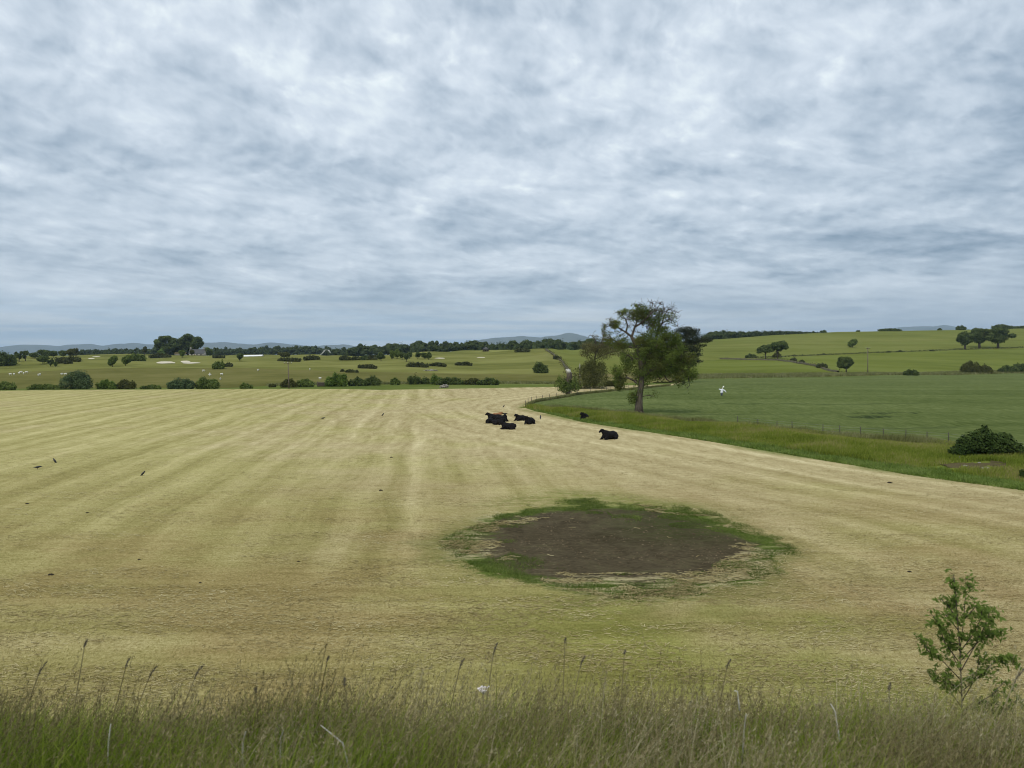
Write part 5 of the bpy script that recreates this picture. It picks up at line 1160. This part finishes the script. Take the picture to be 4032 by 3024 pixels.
# ------------------------------------------------------------------ planting plan (left, right, top, base rows as surveyed)
def build_plants(M):
    P = lambda *a, **k: plant(*a, M=M, **k)
    # bushes behind the brow of the field
    for i, (k, x0, x1, top, m, lab, Y) in enumerate((
        ('bush', -60, 68, 1501, 'leaf_mid', 'dark green bush at the left edge behind the brow of the mown field', 224), ('hedge', 104, 250, 1511, 'leaf_mid', 'long low hedge left of the blue green shrub', 226), ('feather', 250, 368, 1459, 'leaf_blue', 'tallest feathery blue green shrub behind the field brow', 228),
        ('bush', 380, 459, 1496, 'leaf_bright', 'bright green rounded bush right of the blue green shrub', 230), ('feather', 461, 531, 1494, 'leaf_olive', 'thin topped olive shrub right of the bright green bush', 231), ('hedge', 551, 639, 1514, 'leaf_mid', 'low bush strip left of the pair of feathery shrubs', 230),
        ('feather', 660, 770, 1489, 'leaf_blue', 'left one of two wide feathery shrubs with dark left end', 230), ('feather', 766, 861, 1484, 'leaf_mid', 'right one of two wide feathery shrubs, dense at its right end', 231), ('bush', 945, 994, 1507, 'leaf_mid', 'small lone bush in the gap left of the utility pole', 231))):
        P(k, x0, x1, top, None, lab, m, Y=Y)
    for k, x0, x1, top, b, m, lab in (
        ('bush', 1058, 1086, 1511, 1525, 'leaf_olive', 'tiny low scrub just left of the utility pole bushes'), ('feather', 1106, 1170, 1493, 1526, 'leaf_olive', 'olive bush around the foot of the utility pole'), ('bush', 1168, 1236, 1490, 1524, 'leaf_mid', 'green bush right of the utility pole'),
        ('bush', 1286, 1362, 1466, 1522, 'leaf_bright', 'large square topped green bush beside the wooden pen'), ('bush', 1372, 1440, 1483, 1520, 'leaf_dark', 'dark bush, left one right of the large square bush'), ('bush', 1436, 1494, 1478, 1518, 'leaf_dark', 'dark bush with drooping right side in the middle hedge row'),
        ('bush', 1537, 1575, 1486, 1516, 'leaf_mid', 'small pointed bush standing alone in the middle row'), ('bush', 1609, 1655, 1469, 1514, 'leaf_dark', 'tall dark upright bush right of the small pointed one'), ('bush', 1658, 1691, 1483, 1513, 'leaf_dark', 'low dark bush between tall upright and rounded bushes'), ('bush', 1697, 1738, 1470, 1514, 'leaf_bright', 'rounded brighter bush above the stone heap'),
        ('hedge', 1714, 1830, 1485, 1515, 'leaf_dark', 'long dark thicket right of the rounded brighter bush'), ('hedge', 1826, 1905, 1488, 1515, 'leaf_olive', 'greyish thin thicket continuing right from the long dark one'), ('hedge', 1880, 1966, 1486, 1516, 'leaf_dark', 'last dark low bush of the row left of the broken tree'), ('bush', 2101, 2159, 1426, 1469, 'leaf_dark', 'round dark green bush alone on the slope left of the broken tree')):
        P(k, x0, x1, top, b, lab, m)
    # golf course: far left groups
    for k, x0, x1, top, b, m, lab in (
        ('bush', -60, 57, 1383, 1440, 'leaf_dark', 'dark block of trees at the left edge of the golf course'), ('loose', 60, 90, 1373, 1424, 'leaf_dark', 'slim dark tree, left one beside the dark block at the left edge'), ('loose', 86, 114, 1376, 1422, 'leaf_dark', 'slim dark tree, right one beside the dark block at the left edge'),
        ('tall', 112, 160, 1387, 1411, 'leaf_dark', 'low dark tree in the left row on the horizon'), ('round', 150, 196, 1376, 1410, 'leaf_dark', 'taller round tree in the left row on the horizon'), ('round', 190, 232, 1382, 1409, 'leaf_dark', 'middle tree of the left row on the horizon'), ('round', 228, 268, 1378, 1408, 'leaf_dark', 'fourth tree of the left row on the horizon'), ('round', 260, 296, 1371, 1408, 'leaf_olive', 'tallest right end tree of the left row on the horizon'),
        ('loose', 287, 311, 1369, 1405, 'leaf_olive', 'thin tree just right of the left horizon row'), ('round', 146, 192, 1401, 1434, 'leaf_dark', 'bushy tree below the left horizon row, left one of two'), ('loose', 186, 212, 1408, 1443, 'leaf_dark', 'small leaning tree below the left horizon row'), ('loose', 207, 229, 1418, 1445, 'leaf_dark', 'tiny tree in front of the gorse below the left row'),
        ('gorse', 217, 262, 1404, 1431, 'leaf_gorse', 'dark gorse clump below the left horizon row, left part'), ('gorse', 255, 322, 1402, 1424, 'leaf_gorse', 'dark gorse clump below the left horizon row, right part'), ('gorse', 254, 284, 1419, 1433, 'leaf_gorse', 'small low gorse below the right part of the clump'),
        ('lean', 424, 462, 1400, 1444, 'leaf_mid', 'leaning bushy tree, left one of the pair on the golf course'), ('round', 474, 516, 1400, 1441, 'leaf_mid', 'rounded bushy tree, right one of the pair on the golf course'), ('bush', 514, 567, 1387, 1422, 'leaf_mid', 'broad green bush right of the pair of bushy trees'), ('loose', 557, 580, 1361, 1398, 'leaf_olive', 'thin spiky tree left of the big tree clump'),
        ('gorse', 587, 680, 1389, 1409, 'leaf_gorse', 'long gorse bank in front of the big tree clump'), ('round', 704, 730, 1376, 1409, 'leaf_mid', 'small round tree in front of the shed'), ('round', 744, 768, 1376, 1402, 'leaf_olive', 'small tree in front of the cottage wall'), ('bush', 772, 792, 1388, 1400, 'leaf_mid', 'little bush before the cottage roof'),
        ('gorse', 832, 888, 1396, 1410, 'leaf_gorse', 'low gorse right of the cottage'), ('bush', 841, 882, 1416, 1453, 'leaf_mid', 'green bush standing lower on the slope below the cottage'), ('gorse', 878, 915, 1425, 1444, 'leaf_gorse', 'gorse touching the green bush below the cottage'), ('round', 932, 957, 1388, 1423, 'leaf_dark', 'dark lollipop tree left of the white tunnel'),
        ('round', 1098, 1142, 1387, 1412, 'leaf_olive', 'faint tree behind the first gorse right of the white tunnel'), ('gorse', 1092, 1188, 1405, 1424, 'leaf_gorse', 'dark gorse clump right of the white tunnel'), ('gorse', 1194, 1263, 1398, 1418, 'leaf_gorse', 'peaked gorse clump below the white arch'), ('bush', 1262, 1318, 1379, 1400, 'leaf_olive', 'bush framed by the white arch'),
        ('gorse', 1335, 1382, 1398, 1419, 'leaf_gorse', 'first gorse of the row left of the lollipop tree'), ('gorse', 1379, 1426, 1402, 1418, 'leaf_gorse', 'low second gorse of the row left of the lollipop tree'), ('bush', 1422, 1452, 1395, 1417, 'leaf_dark', 'upright bush in the gorse row left of the lollipop tree'), ('gorse', 1447, 1486, 1396, 1416, 'leaf_gorse', 'last gorse touching the lollipop tree'),
        ('round', 1484, 1517, 1387, 1422, 'leaf_dark', 'dark lollipop tree at the end of the gorse row'), ('tall', 1531, 1556, 1380, 1414, 'leaf_mid', 'pale green tree, left one of two before the woodland'), ('tall', 1550, 1577, 1374, 1413, 'leaf_mid', 'pale green taller tree, right one of two before the woodland'), ('round', 1570, 1597, 1386, 1417, 'leaf_dark', 'dark round tree behind the front one in the middle group'), ('round', 1586, 1616, 1389, 1424, 'leaf_dark', 'front dark round tree in the middle group'), ('round', 1602, 1624, 1384, 1413, 'leaf_dark', 'small dark tree at the right of the middle group'),
        ('round', 1634, 1656, 1385, 1414, 'leaf_dark', 'single small tree between the middle group and the joined pair'), ('round', 1658, 1682, 1387, 1414, 'leaf_dark', 'left one of two joined round trees right of the middle group'), ('round', 1676, 1700, 1385, 1417, 'leaf_dark', 'right one of two joined round trees right of the middle group'),
        ('gorse', 1596, 1690, 1425, 1446, 'leaf_gorse', 'long dark gorse on the slope, left part'), ('gorse', 1684, 1762, 1427, 1443, 'leaf_gorse', 'long dark gorse on the slope, right part'), ('gorse', 1788, 1863, 1423, 1439, 'leaf_gorse', 'dark gorse with flat top right of the long gorse'), ('gorse', 1404, 1487, 1433, 1451, 'leaf_gorse', 'dark gorse alone in the middle of the slope'),
        ('gorse', 1341, 1356, 1453, 1464, 'leaf_gorse', 'tiny round gorse at the pasture edge'), ('gorse', 1361, 1399, 1454, 1467, 'leaf_gorse', 'flat gorse at the pasture edge'), ('gorse', 1401, 1410, 1456, 1468, 'leaf_gorse', 'tiniest upright gorse at the pasture edge'), ('gorse', 2024, 2089, 1369, 1387, 'leaf_gorse', 'broad gorse below the woodland right of the pavilion'), ('gorse', 2178, 2210, 1400, 1416, 'leaf_gorse', 'gorse beside the old stone wall')):
        P(k, x0, x1, top, b, lab, m)
    # big clump by the cottage
    for k, x0, x1, top, Y, m, lab in (('dome', 614, 706, 1321, 790, 'leaf_dark', 'left tree of the big dark clump beside the cottage'), ('dome', 684, 748, 1333, 800, 'leaf_dark', 'lower middle tree of the big dark clump beside the cottage'), ('dome', 706, 792, 1315, 795, 'leaf_dark', 'tallest right tree of the big dark clump beside the cottage'), ('bush', 623, 645, 1369, 770, 'leaf_bright', 'yellowish small tree at the left foot of the big clump'), ('bush', 632, 786, 1352, 805, 'leaf_dark', 'dense lower growth joining the trees of the big dark clump'), ('round', 800, 836, 1368, 850, 'leaf_mid', 'rounded tree right behind the cottage'), ('loose', 838, 862, 1365, 1000, 'leaf_dark', 'little dark tree on the horizon right of the cottage')):
        P(k, x0, x1, top, None, lab, m, Y=Y, dens=1.6)
    # hill on the right
    for k, x0, x1, top, b, m, lab in (
        ('umbrella', 2981, 3048, 1353, 1413, 'leaf_dark', 'left tree of the wind shaped pair on the right hill'), ('umbrella', 3024, 3099, 1338, 1414, 'leaf_dark', 'taller right tree of the wind shaped pair on the right hill'), ('gorse', 2934, 2981, 1393, 1409, 'leaf_dark', 'low bushes left of the wind shaped pair'), ('gorse', 3040, 3076, 1390, 1408, 'leaf_olive', 'low bush under the wind shaped pair'),
        ('dome', 3771, 3828, 1305, 1375, 'leaf_dark', 'left tree of the three dark trees near the right edge'), ('dome', 3818, 3894, 1289, 1370, 'leaf_dark', 'middle tree of the three dark trees near the right edge'), ('dome', 3882, 3977, 1289, 1371, 'leaf_dark', 'broad right tree of the three dark trees near the right edge'),
        ('lean', 3338, 3376, 1335, 1368, 'leaf_mid', 'small leaning tree alone in the upper hill field'), ('round', 3303, 3361, 1400, 1466, 'leaf_dark', 'dense upright tree at the lower end of the stone wall'), ('bush', 3554, 3618, 1455, 1478, 'leaf_dark', 'low bush at the foot of the hill right of the utility pole'),
        ('bush', 3789, 3858, 1420, 1472, 'leaf_olive', 'taller olive bush, left one of two at the foot of the hill'), ('bush', 3852, 3903, 1434, 1472, 'leaf_olive', 'shorter olive bush, right one of two at the foot of the hill'), ('bush', 3936, 3985, 1440, 1470, 'leaf_dark', 'dark bush near the right edge at the foot of the hill'), ('bush', 3980, 4060, 1431, 1469, 'leaf_dark', 'dark bush cut by the right edge at the foot of the hill'),
        ('gorse', 3110, 3136, 1407, 1424, 'leaf_gorse', 'gorse on the curving stone wall, upper one'), ('gorse', 3218, 3256, 1428, 1449, 'leaf_gorse', 'gorse on the curving stone wall, lower one'), ('gorse', 3144, 3168, 1417, 1430, 'leaf_gorse', 'small gorse on the curving stone wall between the other two'), ('gorse', 3230, 3254, 1300, 1308, 'leaf_dark', 'small rounded bush on the crest right of the hill wood'), ('gorse', 3372, 3386, 1301, 1306.5, 'leaf_dark', 'tiny bush alone on the hill crest'),
        ('gorse', 3453, 3554, 1293, 1306, 'leaf_dark', 'low bush clump on the crest before the blue hill'), ('gorse', 3692, 3708, 1293, 1300, 'leaf_dark', 'tiny bush on the crest left of the three dark trees'), ('gorse', 3762, 3806, 1282, 1298, 'leaf_dark', 'bush on the crest just left of the three dark trees'), ('gorse', 3900, 3990, 1277, 1297, 'leaf_dark', 'bush clump on the crest behind the three dark trees'), ('gorse', 3985, 4080, 1283, 1294, 'leaf_dark', 'bush strip on the crest at the right edge'),
        ('gorse', 3120, 3134, 1397, 1402, 'leaf_gorse', 'first small bush along the hedge line on the hill'), ('gorse', 3238, 3250, 1392, 1397.5, 'leaf_gorse', 'second small bush along the hedge line on the hill'), ('gorse', 3490, 3508, 1382, 1388, 'leaf_gorse', 'third small bush along the hedge line on the hill'), ('gorse', 3536, 3552, 1380, 1386, 'leaf_gorse', 'fourth small bush along the hedge line on the hill'), ('gorse', 3660, 3680, 1377, 1383, 'leaf_gorse', 'small bush along the hedge line left of the three dark trees')):
        if 'crest' in lab: P(k, x0, x1, top, None, lab, m, Y=float(c7y((x0+x1)/2))-2, dens=1.5)
        else: P(k, x0, x1, top, b, lab, m, dens=1.5)
    # thin hedge line across the hill
    rng = np.random.default_rng(2); mb = MB()
    for px in np.arange(2950, 4300, 3.):
        c = at(px, float(np.interp(px, [2950, 3073, 3423, 4032, 4300], [1411, 1406, 1391, 1369, 1360]))); w = rng.uniform(.5, 1.)
        for _ in range(6): mb.add(*leaf_quads(np.array([[c.x+rng.normal()*.8, c.y+rng.normal()*.6, c.z+rng.uniform(0, 1.3)*w]]), unit(1, rng), .8, rng))
    tag(put('field_hedge', mb.mesh('field_hedge'), M['leaf_gorse']), 'thin dark hedge line crossing the right hill from the wind shaped pair', 'hedge')
    # woods
    woodland(M, 'far_woodland', 'far tree belt on the horizon left of the cottage', [(290, 1376, 1402, 1150), (420, 1372, 1400, 1150), (500, 1371, 1400, 1100), (600, 1367, 1398, 1050), (640, 1366, 1398, 1000)], 'leaf_wood', 61)
    woodland(M, 'far_woodland', 'long low tree belt on the horizon between cottage and main woodland', [(828, 1373, 1400, 1300), (900, 1368, 1399, 1250), (960, 1369, 1399, 1250), (1040, 1362, 1398, 1250), (1110, 1366, 1398, 1250), (1180, 1361, 1398, 1250), (1260, 1364, 1398, 1250), (1330, 1367, 1398, 1200)], 'leaf_wood', 62)
    woodland(M, 'woodland', 'main dark woodland along the horizon behind the golf course', [(1325, 1368, 1400, 900), (1390, 1368, 1399, 900), (1410, 1357, 1398, 880), (1480, 1354, 1397, 860), (1580, 1346, 1394, 840), (1680, 1344, 1390, 820), (1780, 1345, 1388, 800), (1860, 1340, 1386, 780), (1940, 1345, 1385, 760), (2030, 1343, 1383, 740), (2110, 1333, 1381, 720), (2180, 1329, 1381, 720), (2230, 1345, 1381, 720), (2300, 1336, 1380, 720), (2360, 1342, 1378, 740), (2480, 1345, 1374, 800)], 'leaf_wood', 63)
    woodland(M, 'hill_woodland', 'dark wood along the crest at the left end of the right hill', [(2772, 1318, 1340, 860), (2800, 1304, 1338, 870), (2850, 1298, 1334, 880), (2900, 1298, 1332, 890), (2960, 1301, 1327, 890), (3030, 1303, 1321, 890), (3110, 1302, 1317, 900), (3170, 1305, 1314, 910), (3225, 1306, 1311, 920)], 'leaf_wood', 64)
    P('conifer', 2225, 2259, 1345, None, 'pale green pointed conifer in front of the woodland', 'leaf_blue', Y=640)
    P('tall', 2145, 2165, 1361, None, 'small pale tree at the top of the old stone wall', 'leaf_blue', Y=560)
    P('round', 2300, 2345, 1334, None, 'dark rounded tree left behind the thin crowned tree', 'leaf_dark', Y=650)
    # bramble on the verge
    p = at(3885, 1800); k = p.y/F; rng = np.random.default_rng(12); B = [(-95*k, 0, 22*k, 45*k, 40*k, 26*k), (-60*k, 0, 50*k, 50*k, 45*k, 40*k), (-12*k, 0, 72*k, 34*k, 34*k, 40*k), (10*k, -6*k, 46*k, 52*k, 45*k, 42*k), (55*k, 0, 52*k, 50*k, 45*k, 40*k), (95*k, 0, 32*k, 48*k, 40*k, 30*k), (125*k, 0, 18*k, 36*k, 34*k, 22*k), (-8*k, 0, 104*k, 13*k, 12*k, 20*k), (70*k, 4*k, 78*k, 26*k, 24*k, 16*k), (-40*k, 0, 80*k, 22*k, 22*k, 18*k)]
    e = empty('bramble_bush', p); tag(e, 'big dark bramble bush on the verge at the right edge', 'bush')
    put('foliage', foliage('foliage', B, 9000, .26, rng, .5, True, .6, 0, (.5, 0, 0), .02), M['leaf_bramble'], e); mb = MB()
    for b in B[:7]:
        for _ in range(4): a = Vector((b[0]*.6, b[1], 0)); c = Vector(b[:3])+Vector(unit(1, rng)[0])*b[3]*.9; mb.loft([a, a.lerp(c, .5)+Vector((0, 0, .3)), c], [.03, .02, .008], 4)
    put('stems', mb.mesh('stems'), M['twig'], e)
    P('bush', 4015, 4075, 1845, 1885, 'dark green bush low on the verge cut by the right edge', 'leaf_bramble')
    # trees around the tall one
    base = at_Y(2337, 225); base.z = float(zat(2337, 225))
    stag_tree(M, 'thin_tree', 'thin crowned tree with a leafy spire and dead twigs left of the tall tree', base, 1, [(390, 640, 120, 80, 1.), (520, 660, 120, 90, 1.1), (600, 560, 80, 90, .9), (580, 450, 36, 60, .8), (660, 650, 120, 95, .9), (780, 690, 100, 70, .5), (470, 520, 50, 45, .5), (330, 720, 70, 45, .7), (560, 760, 110, 45, .5), (400, 760, 70, 36, .4)], [(390, 500, 24), (480, 430, 26), (370, 545, 18), (430, 480, 30)],
              [[(445, 1160), (447, 1000), (447, 860), (455, 800), (480, 700)], [(447, 860), (410, 790), (370, 720)], [(480, 700), (540, 600), (575, 480), (580, 410)], [(480, 700), (470, 560), (430, 490), (390, 485)], [(455, 800), (520, 760), (620, 720)]], 'leaf_brown', 7000, .34, 71, (445, 1160), 3.2523, .32)
    P('feather', 2262, 2388, 1408, None, 'tall grey green thicket below the thin crowned tree', 'leaf_olive', Y=222, dens=1.5)
    P('hedge', 2380, 2440, 1497, None, 'low hedge at the foot of the thicket left of the tall tree', 'leaf_olive', Y=236)
    base = at_Y(2692, 262)
    stag_tree(M, 'pine_tree', 'dark layered pine behind the right side of the tall tree', base, 1, [(1560, 575, 90, 40, 1.2), (1700, 590, 110, 42, 1.3), (1780, 560, 40, 20, .8), (1620, 640, 110, 40, 1.2), (1850, 690, 120, 40, 1.3), (1930, 690, 45, 26, .8), (1720, 720, 110, 44, 1.2), (1840, 760, 70, 22, .8), (1700, 800, 100, 40, 1.), (1780, 880, 60, 22, .8), (1680, 900, 90, 40, 1.), (1800, 960, 50, 22, .7), (1700, 1000, 90, 30, .8), (1560, 760, 130, 120, 1.), (1700, 660, 120, 70, 1.1), (1740, 820, 100, 80, .9), (1650, 560, 120, 45, 1.2), (1720, 930, 90, 60, .8)], [], [[(1598, 1240), (1598, 1050), (1600, 900), (1610, 760), (1640, 640), (1660, 580)], [(1610, 760), (1720, 740), (1850, 700)], [(1600, 900), (1700, 890), (1790, 880)], [(1640, 640), (1740, 600)]], 'leaf_pine', 11000, .42, 72, (1598, 1240), 3.2523, .4)
    P('hedge', 2566, 2700, 1503, None, 'dark hedge beyond the crop seen under the tall tree', 'leaf_olive', Y=272)
    big_tree(M)
def build_haze(M):
    x, y0, y1, z0, z1 = 19500, -60, 20800, -8, 640; mb = MB(); mb.box((0, (y0+y1)/2, (z0+z1)/2), (2*x, y1-y0, z1-z0))
    m = bpy.data.materials.new('haze'); m.use_nodes = True; t = NT(m.node_tree); t.n.remove(t.n['Principled BSDF'])
    v = t.node('ShaderNodeVolumePrincipled', {'Color': (.60, .80, 1.), 'Density': HAZE}); t.l.new(v.outputs[0], t.n['Material Output'].inputs['Volume'])
    tag(put('haze', mb.mesh('haze'), m), 'thin blue air between the fields and the distant hills', 'haze', None, 'stuff')
HAZE = 5.2e-5
def main():
    build_world(); build_light_camera(); M = build_materials()
    build_ground(M); build_hills(M); build_grass(M); near_grass(M); near_things(M)
    build_plants(M); build_cattle(M); build_sheep(M); build_crows(M); build_things(M); build_haze(M)
main()
